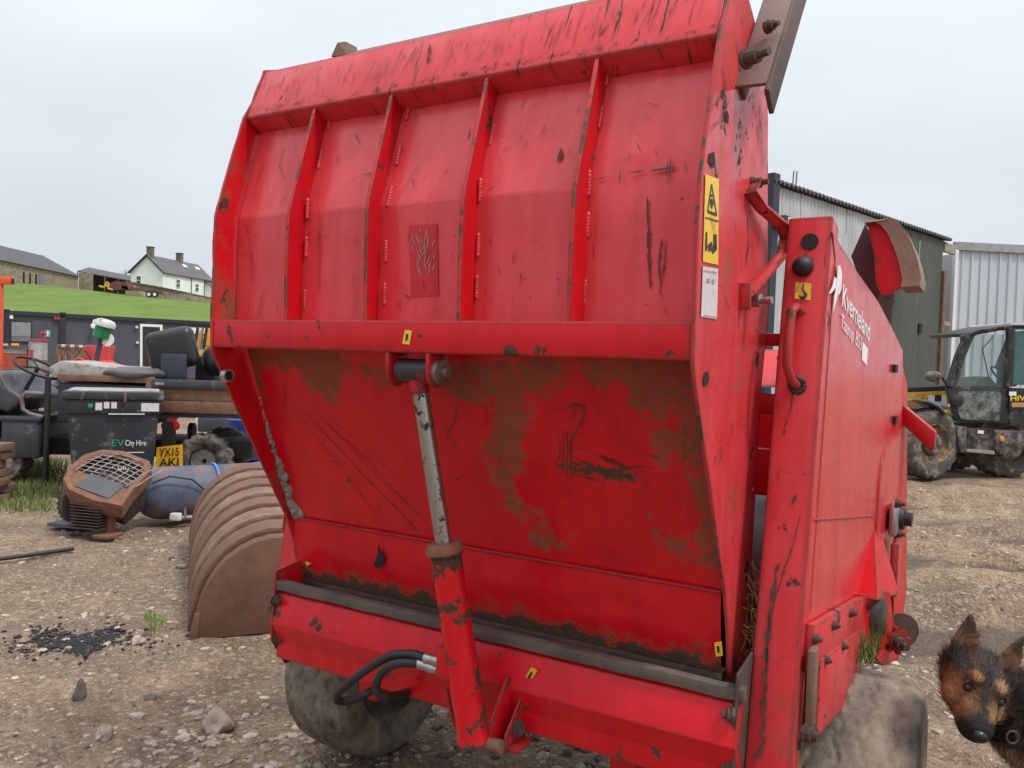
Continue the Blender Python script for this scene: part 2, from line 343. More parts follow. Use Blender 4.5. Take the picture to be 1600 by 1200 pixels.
# grey weathered filler run down the far fold
mb = MB(); pts = [lp(x, y) for x, y in ((398, 605), (412, 655), (427, 700), (442, 745), (455, 782), (468, 806))]
rr = [.008, .013, .016, .018, .020, .022]
for i in range(len(pts)-1):
    for q in range(7):
        P = pts[i].lerp(pts[i+1], q/7); mb.blob(P+Vector((random.uniform(-.01, .01), 0, 0)), (rr[i]*random.uniform(.7, 1.2), .012, .020), seed=i*7+q, sub=2, amp=.5)
mb.build('sealant_run', rusty('grey_filler', (.19,.165,.14), (.30,.27,.24), .9, 0, 40), TG, smooth=80)
# bottom strip with flaked rusty edge
mb = MB(); T0, T1 = Vector((0, -.182, 1.092)), Vector((0, -.146, .872))
mb.grid(120, 24, lambda a, b: T0.lerp(T1, b)+Vector((-HW+.01+(2*HW-.02)*a, -.004*math.sin(b*3)+.003*noise.noise(Vector((a*20, b*4, 0))), .004*noise.noise(Vector((a*60, 0, 5)))*b)))
mb.build('bottom_strip', REDSTRIP, TG, smooth=60)
MB().tube([(-HW+.01, -.184, 1.093), (0, -.1845, 1.0935), (HW-.01, -.184, 1.093)], .0045, 8).build('weld_seam', RED, TG, smooth=60)
MB().bb((-HW+.01, -.150, .845), (HW-.01, -.10, .876)).build('bottom_lip', DARKRUST, TG, bevel=.004)
# torn hole in the strip
def strip(x, y, o=.004): return mplane(x, y, T0, (0, -.987, -.16))+Vector((0, -o, 0))
def patch(name, pts, mat, parent, off): return MB().prism(pts, off).build(name, mat, parent)
patch('torn_hole', [strip(*q) for q in ((594, 848), (598, 858), (603, 866), (606, 874), (602, 882), (594, 886), (588, 884), (592, 872), (595, 862))], HOLE, TG, (0, .002, 0)).location.y = -.010

# scratches gouged through the paint
SCR = MB(); FFN = [None]
def scratch(pix, fn, wd=.003, off=ND*.0022, jag=.3):
    wd = wd*.62; jag = min(.8, jag+.25)
    P = [fn(*q)+off for q in pix]; dn = []
    if fn is FFN[0]: P = [p for p in P if 2.39 < p.z < 2.545]
    if len(P) < 2: return
    for a, b in zip(P[:-1], P[1:]):
        k = max(2, int((b-a).length/.012)); dn += [a.lerp(b, i/k) for i in range(k)]
    dn.append(P[-1]); L_, R_ = [], []
    for i, p in enumerate(dn):
        t = (dn[min(i+1, len(dn)-1)]-dn[max(i-1, 0)]).normalized(); s_ = t.cross(off.normalized()).normalized()
        k = wd*(.35+.65*math.sin(math.pi*(i+.3)/(len(dn)-.4))**.5)*random.uniform(1-jag, 1+jag) if 0 < i < len(dn)-1 else wd*.15
        j = s_*random.uniform(-1, 1)*wd*.3
        L_.append(p+s_*k/2+j); R_.append(p-s_*k/2+j)
    n = len(dn); SCR.add(L_+R_, [(i, i+1, n+i+1, n+i) for i in range(n-1)])
for pix, wd in (([(472,640),(520,690),(570,745),(620,795),(655,832)], .006), ([(462,640),(500,690),(545,745),(580,795),(588,800),(595,785)], .003), ([(488,640),(540,690),(600,755),(668,812)], .003),
                ([(505,655),(560,705),(640,790),(668,818)], .004), ([(500,640),(570,700),(650,775)], .002), ([(412,626),(436,642)], .005), ([(445,600),(444,642)], .004), ([(450,648),(462,678)], .004), ([(447,650),(450,685)], .003),
                ([(880,640),(895,632),(912,634),(912,650)], .004), ([(886,636),(905,634),(915,640),(905,665),(893,690),(888,720)], .006), ([(870,634),(878,645)], .003), ([(893,635),(890,650)], .004), ([(900,634),(895,655)], .003),
                ([(874,672),(876,720)], .003), ([(880,670),(880,745)], .004), ([(886,672),(886,758)], .005), ([(893,672),(892,750)], .005), ([(875,690),(873,720)], .003), ([(933,628),(934,662)], .003),
                ([(716,628),(712,655),(697,680)], .006), ([(697,680),(716,702)], .004), ([(704,740),(712,750),(726,740)], .004), ([(1002,570),(1004,606)], .005), ([(955,570),(1002,570)], .003),
                ([(895,703),(905,700),(925,708),(960,725)], .004), ([(935,712),(975,730),(1005,728)], .010), ([(945,716),(985,734)], .012), ([(900,715),(930,730)], .006), ([(898,740),(935,752)], .008), ([(940,765),(945,748)], .003), ([(990,704),(1030,715)], .003), ([(1000,728),(1025,733)], .003)):
    scratch(pix, lp, wd)
# upper panels: vertical face and slope
NV = Vector((0, -1, 0)); NS = Vector((0, -.963, .267)).normalized()
vf = lambda x, y: mplane(x, y, (0, S0[0], 1.9), (0, -1, .012)); sf = lambda x, y: mplane(x, y, (0, S1[0], 2.068), (0, -.963, .267))
for pix, wd in (([(384,345),(390,375),(393,405),(395,442)], .004), ([(497,330),(500,345),(499,385),(499,460)], .005), ([(507,365),(514,376)], .003), ([(1012,307),(1014,350),(1014,400),(1017,452)], .009), ([(1035,372),(1031,410),(1033,452)], .007), ([(1041,374),(1040,400),(1034,452)], .005),
                ([(413,450),(402,505)], .004), ([(632,460),(642,468)], .008), ([(769,440),(768,490)], .002), ([(920,300),(925,330)], .002)): scratch(pix, vf, wd, NV*.004)
for pix, wd in (([(413,255),(408,270),(385,335)], .003), ([(445,230),(438,260),(446,285)], .003), ([(420,275),(418,300)], .003), ([(505,270),(498,300),(497,330)], .003), ([(662,248),(645,275),(622,312)], .002), ([(879,233),(872,255)], .014), ([(970,262),(969,290)], .005), ([(1045,247),(1042,285)], .005), ([(1050,248),(1046,284)], .004), ([(1072,250),(1070,272)], .004),
                ([(995,175),(1015,163),(1035,168)], .002), ([(590,277),(598,284)], .004), ([(760,300),(774,290)], .003), ([(915,285),(950,278)], .004), ([(980,272),(1010,268)], .006), ([(1015,269),(1060,262)], .007)): scratch(pix, sf, wd, NS*.005)
ff = lambda x, y: mplane(x, y, (0, -.426, 2.382), (0, -.918, .396)); NF = Vector((0, -.918, .396)); FFN[0] = ff
for pix, wd in (([(672,70),(668,100)], .016), ([(402,150),(420,118)], .003), ([(445,165),(452,130)], .003), ([(478,118),(482,95)], .008), ([(520,165),(545,118)], .002), ([(560,150),(590,90)], .004), ([(620,130),(650,75)], .005), ([(640,110),(662,62)], .003), ([(715,80),(745,20)], .002), ([(790,70),(815,10)], .003), ([(880,60),(905,5)], .006), ([(888,60),(912,5)], .004), ([(897,58),(918,6)], .003), ([(935,60),(955,35)], .006), ([(1000,45),(1015,15)], .003)): scratch(pix, ff, wd*.6, NF*.003, .5)
for i in range(150):
    x = random.uniform(425, 1115); y0 = 111-(x-414)*.2175+random.uniform(8, 45); ln = random.uniform(8, 60)
    if y0+ln > 178-(x-385)*.18: continue
    scratch([(x, y0), (x-ln*random.uniform(.2, .5), y0+ln)], ff, random.uniform(.0008, .0026), NF*.003, .5)
for i in range(110):   # worn lip of the fold
    x = random.uniform(390, 1110); y0 = 186-(x-385)*.185-random.uniform(3, 10); scratch([(x, y0), (x+random.uniform(3, 14), y0-random.uniform(2, 9))], ff, random.uniform(.002, .006), NF*.003, .6)
for i in range(60):
    x, y = random.uniform(430, 1100), random.uniform(585, 900); a = random.gauss(.75, .5); L_ = random.uniform(6, 45)
    if y > 800+(x-460)*.165-10 or x < 385+(y-570)*.33 or (640 < x < 730): continue
    scratch([(x, y), (x+L_*math.cos(a)*.6, y+L_*math.sin(a)*.6), (x+L_*math.cos(a+.15), y+L_*math.sin(a+.15))], lp, random.uniform(.0008, .0022))
for i in range(60):
    x, y = random.uniform(365, 1080), random.uniform(350, 480); scratch([(x, y), (x+random.gauss(0, 5), y+random.uniform(4, 26))], vf, random.uniform(.0012, .004), NV*.004)
for i in range(50):
    x = random.uniform(400, 1090); y = random.uniform(200, 320)-(x-400)*.12; scratch([(x, y), (x+random.gauss(-4, 6), y+random.uniform(3, 22))], sf, random.uniform(.0012, .004), NS*.005)
SCR.build('paint_scratches', SCRM, TG, normals=False)
# a scraped-off sticker ghost
STK = [vf(*q)+NV*.003 for q in ((640, 353), (684, 350), (686, 462), (643, 465))]
MB().add(STK, [(0, 1, 2, 3)]).build('sticker_ghost', red_paint('red_paint_unfaded', base=(.56,.004,.013), chips=.1, edge=0, rough=.28, fade_glare=.08), TG, normals=False)
gm = MB()
for i in range(46):
    x = random.uniform(645, 680); y = random.uniform(358, 425); 
    if random.random() < abs(x-664)/24: continue
    P = vf(x, y)+NV*.0045; a = random.uniform(-.5, .5); l_ = random.uniform(.008, .024); t = Vector((math.sin(a), 0, math.cos(a)))*l_; s_ = Vector((.003, 0, 0))
    gm.add([P-t-s_*.3, P-t*.2-s_, P+t, P+s_], [(0, 1, 2, 3)])
gm.build('glue_residue', plain('glue_grey', (.36,.17,.16), .8), TG, normals=False)
def tagplate(c, fn, off, rot=8):
    x, y = c; a = R(rot); q = []
    for dx, dy in ((-5, -11), (6, -11), (5, 11), (-6, 11)): q.append(fn(x+dx*math.cos(a)-dy*math.sin(a)*1, y+dy*math.cos(a)+dx*math.sin(a))+off)
    i = []
    for dx, dy in ((-1.6, -5), (1.6, -5), (1.6, 5), (-1.6, 5)): i.append(fn(x+dx*math.cos(a)-dy*math.sin(a), y+dy*math.cos(a)+dx*math.sin(a))+off*1.6)
    return q, i
rf = lambda x, y: mplane(x, y, (0, -.530, 1.7), (0, -1, 0))
def yellow(c, fn, off, parent, rot=8):
    q, i = tagplate(c, fn, off, rot); o = MB().prism(q, -off*.5).build('inspection_tag', YEL, parent); MB().prism(i, -off*.4).build('tag_mark', INK, parent)
yellow((637, 527), rf, NV*.003, TG); yellow((1124, 1013), strip, NV*.004, TG, -8)
MB().prism([strip(479, 877, .006), strip(488, 880, .006), strip(481, 884, .006)], (0, .002, 0)).build('tag_scrap', YEL, TG)

# stickers on the near end plate
EPU = HW+.0095
ef = lambda x, y: mu(x, y, EPU)+Vector((.0018, 0, 0)); ei = lambda x, y: mu(x, y, EPU)+Vector((.0032, 0, 0))
def flat(name, fn, pix, mat, parent): return MB().add([fn(*q) for q in pix], [tuple(range(len(pix)))]).build(name, mat, parent, normals=False)
flat('warning_sticker', ef, [(1101, 272), (1122, 280), (1121, 414), (1097, 409)], YEL, TG)
flat('warning_divider', ei, [(1100, 339), (1121, 345), (1121, 347), (1100, 341)], INK, TG)
mb = MB()
for a, b in (((1104, 330), (1110, 288)), ((1110, 288), (1118, 336)), ((1118, 336), (1104, 330))):
    P, Q = ei(*a), ei(*b); s_ = (Q-P).cross(Vector((1, 0, 0))).normalized()*.0028; mb.add([P-s_, P+s_, Q+s_, Q-s_], [(0, 1, 2, 3)])
for q in ([(1109, 303), (1112, 304), (1112, 308), (1109, 307)], [(1108, 310), (1114, 312), (1113, 320), (1110, 327), (1108, 318)], [(1101, 362), (1103, 363), (1103, 392), (1100, 391)], [(1104, 383), (1110, 377), (1112, 388), (1106, 394)], [(1113, 365), (1118, 367), (1118, 392), (1113, 385)], [(1108, 386), (1118, 382), (1118, 390), (1112, 397)]):
    mb.add([ei(*p) for p in q], [tuple(range(len(q)))])
mb.build('warning_pictogram', INK, TG, normals=False)
flat('paper_label', ef, [(1097, 416), (1121, 420), (1119, 499), (1094, 495)], WHTL, TG)
mb = MB()
for yy in (422, 492):
    for k in range(7): x = 1098+k*3.1; mb.add([ei(x, yy+k*.5), ei(x+1.8, yy+k*.5), ei(x+1.3, yy+k*.5+2.4), ei(x-.5, yy+k*.5+2.4)], [(0, 1, 2, 3)])
mb.build('label_border_print', plain('pink_print', (.5,.15,.18), .6), TG, normals=False)
mb = MB()
for q in ((1103, 435, 5, 7), (1111, 436, 4, 8)): mb.add([ei(q[0], q[1]), ei(q[0]+q[2], q[1]+1), ei(q[0]+q[2]-1, q[1]+q[3]), ei(q[0]-1, q[1]+q[3]-1)], [(0, 1, 2, 3)])
mb.build('label_faded_print', plain('faded_print', (.36,.33,.34), .7), TG, normals=False)
# holes, gouges, grime on the near end plate
for nm, pix in (('gouge', [(1131, 176), (1135, 172), (1138, 182), (1137, 194), (1132, 190)]), ('rust_hole', [(1108, 240), (1115, 237), (1117, 255), (1112, 264), (1106, 252)]), ('bolt_hole', [(1098, 590), (1101, 581), (1106, 580), (1107, 592), (1104, 602), (1098, 604)])): flat(nm, ef, pix, HOLE, TG)
SC2 = MB(); SCR = SC2
for pix, wd in (([(1136,120),(1140,150),(1128,185),(1108,205)], .004), ([(1105,150),(1112,165),(1118,160)], .003), ([(1168,330),(1170,380),(1164,420)], .012), ([(1164,300),(1168,335)], .006), ([(1145,330),(1158,400),(1170,470)], .003), ([(1125,440),(1140,480),(1160,520)], .003), ([(1140,150),(1150,200)], .003), ([(1155,195),(1158,240)], .004), ([(1128,100),(1135,140)], .006), ([(1150,60),(1160,140)], .008), ([(1186,150),(1192,260)], .016), ([(1180,160),(1188,240)], .010), ([(1112,520),(1116,600)], .002), ([(1150,640),(1152,700)], .0015)):
    scratch(pix, ef, wd, Vector((.001, 0, 0)), .6)
SC2.build('plate_gouges', rusty('grey_brown_wear', (.10,.075,.06), (.19,.15,.12)), TG, normals=False)
# bent latch bracket and its bolts
bk = [mu(1180, 285, HW+.018), mu(1172, 300, HW+.022), mu(1190, 325, HW+.03), mu(1222, 352, HW+.05), mu(1228, 372, HW+.055), mu(1222, 398, HW+.055), mu(1190, 436, HW+.035), mu(1165, 462, HW+.022)]
MB().bar(bk, .032, .009, (1, 0, .15)).build('latch_bracket', REDPL, TG, bevel=.002)
MB().bar([bk[-1]+Vector((0, -.01, .03)), bk[-1]+Vector((0, -.005, -.035))], .03, .012, (1, 0, 0)).build('latch_foot', REDPL, TG, bevel=.002)
def bolt(name, P, ax, r=.018, ln=.03, parent=None, mat=None, n=6):
    ax = Vector(ax).normalized(); mb = MB().lathe(P, ax, [(-.004, r*1.35), (.004, r*1.35), (.0041, r), (ln*.55, r), (ln*.56, r*.55), (ln, r*.55)], n if n != 6 else 12)
    return mb.build(name, mat or DARKRUST, parent, smooth=30)
bolt('bolt', mu(1176, 287, HW+.012), (1, -.1, .05), .013, .04, TG); bolt('bolt', mu(1168, 470, HW+.012), (1, -.2, 0), .017, .065, TG, STEEL)
# rusty angle iron bolted to the top of the near end plate
A0, A1 = mu(1170, 135, HW+.04), mu(1232, -60, HW+.055); d = (A1-A0).normalized(); n1 = Vector((1, 0, 0)); n1 = (n1-d*n1.dot(d)).normalized(); n2 = d.cross(n1)
if n2.y > 0: n2 = -n2
mb = MB(); mid = (A0+A1)/2; ln = (A1-A0).length
mb.box(mid+n1*.004, (.075, .010, ln), (n1, n2, d)); mb.box(mid-n1*.0285-n2*.033, (.010, .056, ln*.88), (n1, n2, d))
mb.build('angle_iron', rusty('angle_rust', (.16,.10,.085), (.27,.17,.14)), TG, bevel=.003)
MB().box(mid+n1*.045-n2*.03-d*.02, (.012, .07, ln*1.02), (n1, n2, d)).build('angle_iron_flange', rusty('angle_rust_dark', (.085,.058,.05), (.15,.10,.08)), TG, bevel=.003)
bolt('bolt', mu(1166, 92, HW+.055), (1, -.45, 0), .017, .06, TG); bolt('bolt', mu(1200, 42, HW+.06), (1, -.45, 0), .012, .03, TG)

# --- hydraulic ram
pin = mv(652, 580, -.487); bot = mv(741, 1158, -.39); d = (bot-pin).normalized()
jn = pin+d*((mv(690, 852, -.44)-pin).length)
tj = (jn-pin).dot(d); jn = pin+d*tj
CY = MB().lathe(jn, d, [(0, .028), (.001, .047), (.024, .048), (.026, .0415), ((bot-jn).length-.03, .0415), ((bot-jn).length-.004, .047), ((bot-jn).length, .040)], 40).build('ram_barrel', REDCYL, MC, smooth=35)
MB().lathe(jn, d, [(-.006, .044), (.006, .050), (.018, .050), (.02, .043)], 40).build('gland_ring', rusty('gland', (.12,.06,.04), (.30,.10,.06)), CY, smooth=35)
M = Mat('chrome_rod'); cm = M.rng(M.math('ADD', M.noise(34, 6, .7), M.math('MULTIPLY', M.sep()[2], .28)), .945, .965)
M.set(M.mix(cm, M.mix(M.noise(3, 4, stretch=(60, 60, 2)), (.30,.285,.265), (.46,.44,.41)), (.03,.022,.018)), M.rng(cm, 0, 1, .28, .8), M.rng(cm, 0, 1, .92, .1)); CHROME = M.m
MB().lathe(pin+d*.03, d, [(0, .0225), (tj-.02, .0225)], 32).build('ram_rod', CHROME, CY, smooth=35)
MB().lathe(pin+Vector((-.052, 0, 0)), (1, 0, 0), [(0, .033), (.10, .033)], 28).build('rod_eye', plain('eye_black', (.03,.02,.02), .5, dirt=.35, dirtc=(.45,.01,.015), scale=14), CY, smooth=35)
MB().lathe(pin, d, [(.02, .026), (.06, .0245)], 24).build('rod_neck', plain('neck_black', (.03,.02,.02), .5, dirt=.7, dirtc=(.5,.01,.015), scale=16), CY, smooth=35)
for du in (-.068, .062):
    P = pin+Vector((du, 0, 0)); poly = []
    for k in range(9): a = math.pi+math.pi*k/8; poly.append((P.x-.006, P.y+.042*math.cos(a), P.z+.042*math.sin(a)))
    poly += [(P.x-.006, P.y+.042, 1.664), (P.x-.006, P.y-.042, 1.664)]
    MB().prism(poly, (.012, 0, 0)).build('clevis_plate', RED, CY, bevel=.002)
MB().lathe(pin+Vector((.068, 0, 0)), (1, 0, 0), [(0, .034), (.014, .034), (.016, .029), (.018, .0145), (.034, .0145), (.035, .008)], 28).build('clevis_pin', rusty('pin_steel', (.16,.13,.10), (.32,.27,.22), .5, .6), CY, smooth=35)
# port block, steel pipe and hoses
pb = mv(707, 1035, -.40)
MB().box(pb+Vector((-.012, 0, 0)), (.05, .05, .085)).build('port_block', RED, CY, bevel=.004)
MB().tube([mv(x, y, -.39) for x, y in ((697, 1075), (703, 1105), (708, 1125), (713, 1138), (720, 1143), (732, 1144))], .0055, 10).build('return_pipe', RED, CY, smooth=60)
def hose(pix, name='hose'):
    from mathutils import geometry
    P = [mv(x, y, v) for x, y, v in pix]; out_ = []
    for i in range(len(P)-1):
        p0, p1, p2, p3 = P[max(i-1, 0)], P[i], P[i+1], P[min(i+2, len(P)-1)]
        for k in range(8):
            t = k/8; out_.append(.5*((2*p1)+(p2-p0)*t+(2*p0-5*p1+4*p2-p3)*t*t+(3*p1-p0-3*p2+p3)*t**3))
    out_.append(P[-1]); return MB().tube(out_, .0125, 12).build(name, BLACK, CY, smooth=60)
hose([(668, 1029, -.40), (640, 1022, -.40), (605, 1027, -.40), (565, 1052, -.39), (533, 1078, -.37), (526, 1090, -.36), (532, 1096, -.33), (560, 1090, -.28), (590, 1074, -.22), (610, 1060, -.1)])
hose([(652, 1037, -.41), (625, 1036, -.42), (600, 1047, -.42), (588, 1068, -.42), (592, 1084, -.41), (610, 1089, -.37), (640, 1080, -.25), (650, 1070, -.1)])
for a, b in (((664, 1028), (690, 1035)), ((650, 1036), (684, 1046))):
    P, Q = mv(a[0], a[1], -.405), mv(b[0], b[1], -.40); MB().lathe(P, Q-P, [(0, .0145), ((Q-P).length*.6, .0145), ((Q-P).length*.62, .017), ((Q-P).length, .012)], 14).build('hose_ferrule', STEEL, CY, smooth=35)
# --- ram foot bracket on the crossmember
br = MB(); br.prism([(.19, -.38, .61), (.19, -.38, .70), (.19, -.30, .79), (.19, -.25, .79), (.19, -.25, .61)], (.009, 0, 0)); br.bb((.199, -.35, .615), (.262, -.26, .627)); br.prism([(.225, -.36, .61), (.225, -.36, .66), (.225, -.28, .74), (.225, -.25, .74), (.225, -.25, .61)], (.008, 0, 0)); br.build('ram_bracket', RED, MC, bevel=.003)
bolt('bracket_bolt', Vector((.236, -.31, .665)), (1, -.6, 0), .018, .025, MC)
MB().tube([(.10, -.385, .635), (.235, -.385, .645)], .017, 14).build('ram_foot_pin', RUSTY, MC, smooth=40)

# --- lower frame
MB().tube([(-.735+1.56*i/24, -.255+.004*noise.noise(Vector((i, 2, 0))), .880+.004*noise.noise(Vector((i*.8, 0, 0)))) for i in range(25)], .022, 4, flat=(0, .72, .72)).build('wear_bar', rusty('bar_grey_rust', (.075,.060,.050), (.15,.115,.095), .85), MC, bevel=.003)
CR_ = [(-.238, .868), (-.262, .852), (-.292, .758), (-.265, .695), (-.27, .640), (-.235, .636), (-.228, .69), (-.262, .757), (-.225, .852)]
MB().prism([(-.715, v, w_) for v, w_ in CR_], (1.53, 0, 0)).build('crossmember', RED, MC, bevel=.004)
yellow((830, 1054), lambda x, y: mplane(x, y, (0, -.277, .8), (0, -.95, -.3)), Vector((0, -.004, 0)), MC, 30)
def box_path(p0, p1, w0, d0, ax):  # tapered-free box between points, width along u
    p0, p1 = Vector(p0), Vector(p1); d = (p1-p0).normalized(); X = Vector((1, 0, 0)); Y = d.cross(X).normalized(); return MB().box((p0+p1)/2, (w0, d0, (p1-p0).length), (X, Y, d))
RP = {}
for sgn, uc in ((1, .868), (-1, -.785)):
    PB, PT = Vector((uc, -.155, .585)) if sgn > 0 else Vector((uc, -.138, .685)), Vector((uc, .095, 2.05))
    o = box_path(PB, PT, .112, .10, None).build('rear_post', REDPOST, MC, bevel=.006, seg=3); RP[sgn] = (o, PB, PT)
    # torn end plate of the post
    MB().prism([(uc-sgn*.056, -.272, .93), (uc-sgn*.056, -.285, .70), (uc-sgn*.056, -.22, .60), (uc-sgn*.056, -.10, .60), (uc-sgn*.056, -.09, .95)], (-sgn*.008, 0, 0)).build('gusset', DARKRUST if sgn > 0 else RED, MC, bevel=.002)
    for k, (v, w_) in enumerate(((-.27, .83), (-.26, .70))): bolt('gusset_bolt', Vector((uc-sgn*.066, v, w_)), (-sgn, -.3, 0), .017, .026, MC)
RPO, PB, PT = RP[1]; pd = (PT-PB).normalized(); pn = Vector((0, -pd.z, pd.y))      # outward normal of the rear face
pc = PB+pn*.051
pf = lambda x, y: mplane(x, y, pc, pn)+pn*.0015; pi_ = lambda x, y: mplane(x, y, pc, pn)+pn*.003
P = pf(1265, 378); MB().lathe(P-pn*.001, pn, [(0, .0225), (.001, .0225)], 28).build('post_hole', HOLE, RPO)
P = pf(1255, 417); MB().lathe(P, pn, [(-.004, .026), (.008, .027), (.022, .022), (.031, .011), (.033, .0)], 28, caps=False).build('rubber_buffer', BLACK, RPO, smooth=60)
flat('hook_sticker', pf, [(1243, 441), (1268, 443), (1267, 469), (1242, 467)], YEL, RPO)
hk = [pi_(*q) for q in ((1256, 445), (1255, 452), (1257, 456), (1260, 460), (1258, 465), (1253, 466), (1249, 462))]
mb = MB(); mb.tube(hk, [.0016, .0022, .003, .0035, .0042, .0038, .001], 6); mb.build('hook_symbol', INK, RPO)
hd = [pf(1251, 487), pf(1247, 484)+pn*.03, pf(1243, 494)+pn*.05, pf(1238, 540)+pn*.052, pf(1236, 575)+pn*.05, pf(1240, 597)+pn*.03, pf(1246, 603)]
MB().tube(hd, .012, 12).build('grab_handle', REDPOST, RPO, smooth=60)
mb = MB()
for k in range(12): a = k*math.pi/6; mb.blob(pf(1246, 602)+pn*.004+Vector((math.cos(a)*.018, 0, math.sin(a)*.018)), (.008, .007, .008), seed=k, sub=1)
mb.build('handle_weld', DARKRUST, RPO, smooth=60)
SCR = MB()
for pix, wd in (([(1240,610),(1236,640),(1226,668)], .006), ([(1226,670),(1224,680)], .008), ([(1216,880),(1212,905),(1208,935),(1204,965),(1197,1010),(1196,1050),(1194,1100),(1190,1160)], .017), ([(1252,800),(1240,850),(1225,890),(1212,935)], .004), ([(1205,930),(1200,1000),(1196,1080)], .008), ([(1243,770),(1238,790)], .010), ([(1217,720),(1215,760)], .002), ([(1238,630),(1236,636)], .004), ([(1290,380),(1288,420)], .002), ([(1262,402),(1274,406)], .006), ([(1196,1150),(1180,1190)], .02)): scratch(pix, pf, wd, pn*.0006, .7)
for i in range(26): x = random.uniform(1175, 1285); y = random.uniform(360, 1180); scratch([(x, y), (x+random.uniform(-2, 2), y+random.uniform(2, 7))], pf, random.uniform(.002, .006), pn*.0006, .6)
SCR.build('post_scratches', SCRM, RPO, normals=False)

# --- right side panel (splays outwards to the front) and its frame
SN = Vector((1, -.056, 0)).normalized(); SP = Vector((.926, 0, 1.5))
sp = lambda x, y, o=0.: mplane(x, y, SP, SN)+SN*o
pan = [sp(*q) for q in ((1301, 362), (1340, 425), (1372, 470), (1398, 520), (1411, 548), (1409, 640), (1404, 740), (1396, 850), (1388, 905), (1372, 915), (1345, 925), (1335, 936), (1300, 962), (1262, 986), (1256, 985))]
pan += [Vector((.926, -.075+.10*(w_-1.0)/1.05*1.6+.03, w_)) for w_ in (1.05, 1.5, 1.95)]
SPO = MB().prism(pan, SN*-.006).build('side_panel', REDSIDE, MC, bevel=.0015, seg=1)
# raised folds on the panel
def ridge(pix, wd=.012, h=.006, name='panel_fold'):
    P = [sp(*q) for q in pix]; return MB().bar([p+SN*h/2 for p in P], wd, h, P[1]-P[0]).build(name, REDSIDE, SPO) if False else MB().tube([p+SN*.001 for p in P], wd/2, 8).build(name, REDSIDE, SPO, smooth=60)
ridge([(1385, 700), (1376, 720), (1372, 760), (1368, 830), (1362, 900)], .014)
ridge([(1270, 812), (1310, 810), (1362, 806)], .006)
box = MB(); q = [sp(1366, 828), sp(1340, 930), sp(1372, 922), sp(1376, 830)]
box.add([q[0], q[1], q[2], q[3], q[1]+SN*.06+Vector((0, -.02, 0)), q[2]+SN*.07], [(0, 1, 4), (1, 2, 5, 4), (0, 4, 5, 3), (3, 5, 2)]); box.build('belt_guard', RED, SPO)
MB().box(sp(1385, 885, .03), (.03, .10, .20)).build('guard_cover', REDPL, SPO, bevel=.01)
for x, y in ((1397, 576), (1397, 656)): MB().box(sp(x, y, .004), (.012, .09, .03)).build('panel_slot', HOLE, SPO)
MB().box(sp(1389, 810, .02), (.03, .16, .11)).build('bearing_flange', STEEL, SPO, bevel=.012)
MB().lathe(sp(1391, 808, .03), SN, [(0, .045), (.02, .04), (.021, .026), (.045, .026)], 20).build('bearing_shaft', BLACK, SPO, smooth=35)
for x, y in ((1387, 785), (1387, 832)): bolt('bearing_bolt', sp(x, y, .03), SN, .014, .03, SPO)
# lettering
text_mesh('maker_lettering', 'Kverneland', sp(1315, 477, .0015), sp(1357.5, 533, .0015), sp(1317, 443, .0015), WHT, SPO, bold=.012)
text_mesh('model_lettering', 'Taarup', sp(1313, 511, .0015), sp(1332.5, 534, .0015), sp(1314.5, 489, .0015), WHT, SPO); text_mesh('model_number', '853', sp(1335.5, 537.5, .0015), sp(1345, 549, .0015), sp(1337, 515.5, .0015), WHT, SPO)
flat('white_square_mark', lambda x, y: sp(x, y, .0015), [(1347, 534), (1355.5, 545), (1353.5, 571), (1345.5, 562)], WHT, SPO)
for pix in ([(1308, 416), (1312, 414), (1315, 428), (1314, 446), (1308, 462), (1301, 488), (1303, 462), (1307, 440)], [(1303, 432), (1307, 436), (1305, 450), (1298, 458), (1294, 459), (1300, 446)], [(1309, 452), (1313, 440), (1314, 450), (1310, 462)]): flat('arrow_logo', lambda x, y: sp(x, y, .0015), pix, WHT, SPO)
SCR = MB()
sps = lambda x, y: sp(x, y)
for i in range(26): x = random.uniform(1275, 1395); y = random.uniform(640, 860); scratch([(x, y), (x-1, y+random.uniform(5, 16))], sps, .0022, SN*.001, .4)
for pix in ([(1330,455),(1331,470)], [(1345,430),(1347,455)]): scratch(pix, sps, .003, SN*.001)
SCR.build('pale_scratches', plain('pale_scratch', (.62,.36,.32), .6), SPO, normals=False)
# bolted beam under the side panel
b0, b1 = sp(1256, 1000, .012), sp(1342, 946, .012)
MB().box((b0+b1)/2-Vector((0, 0, .02)), (.02, (b1-b0).length, .12), (SN, (b1-b0).normalized(), SN.cross((b1-b0).normalized()))).build('side_beam', REDPL, MC, bevel=.004)
MB().box((b0+b1)/2+Vector((.004, 0, -.16)), (.02, (b1-b0).length*.8, .20), (SN, (b1-b0).normalized(), SN.cross((b1-b0).normalized()))).build('chassis_plate', REDPL, MC, bevel=.004)
for x, y in ((1258, 995), (1288, 974), (1316, 955), (1274, 1028), (1302, 1006), (1340, 945)): bolt('beam_bolt', sp(x, y, .024), SN, .010, .018, MC)
MB().box(sp(1246, 1075, .03)+Vector((0, .02, 0)), (.02, .05, .20)).build('hinge_strap', RUSTY, MC, bevel=.006)
bolt('strap_bolt', sp(1243, 1140, .03), (1, -.5, 0), .02, .03, MC)
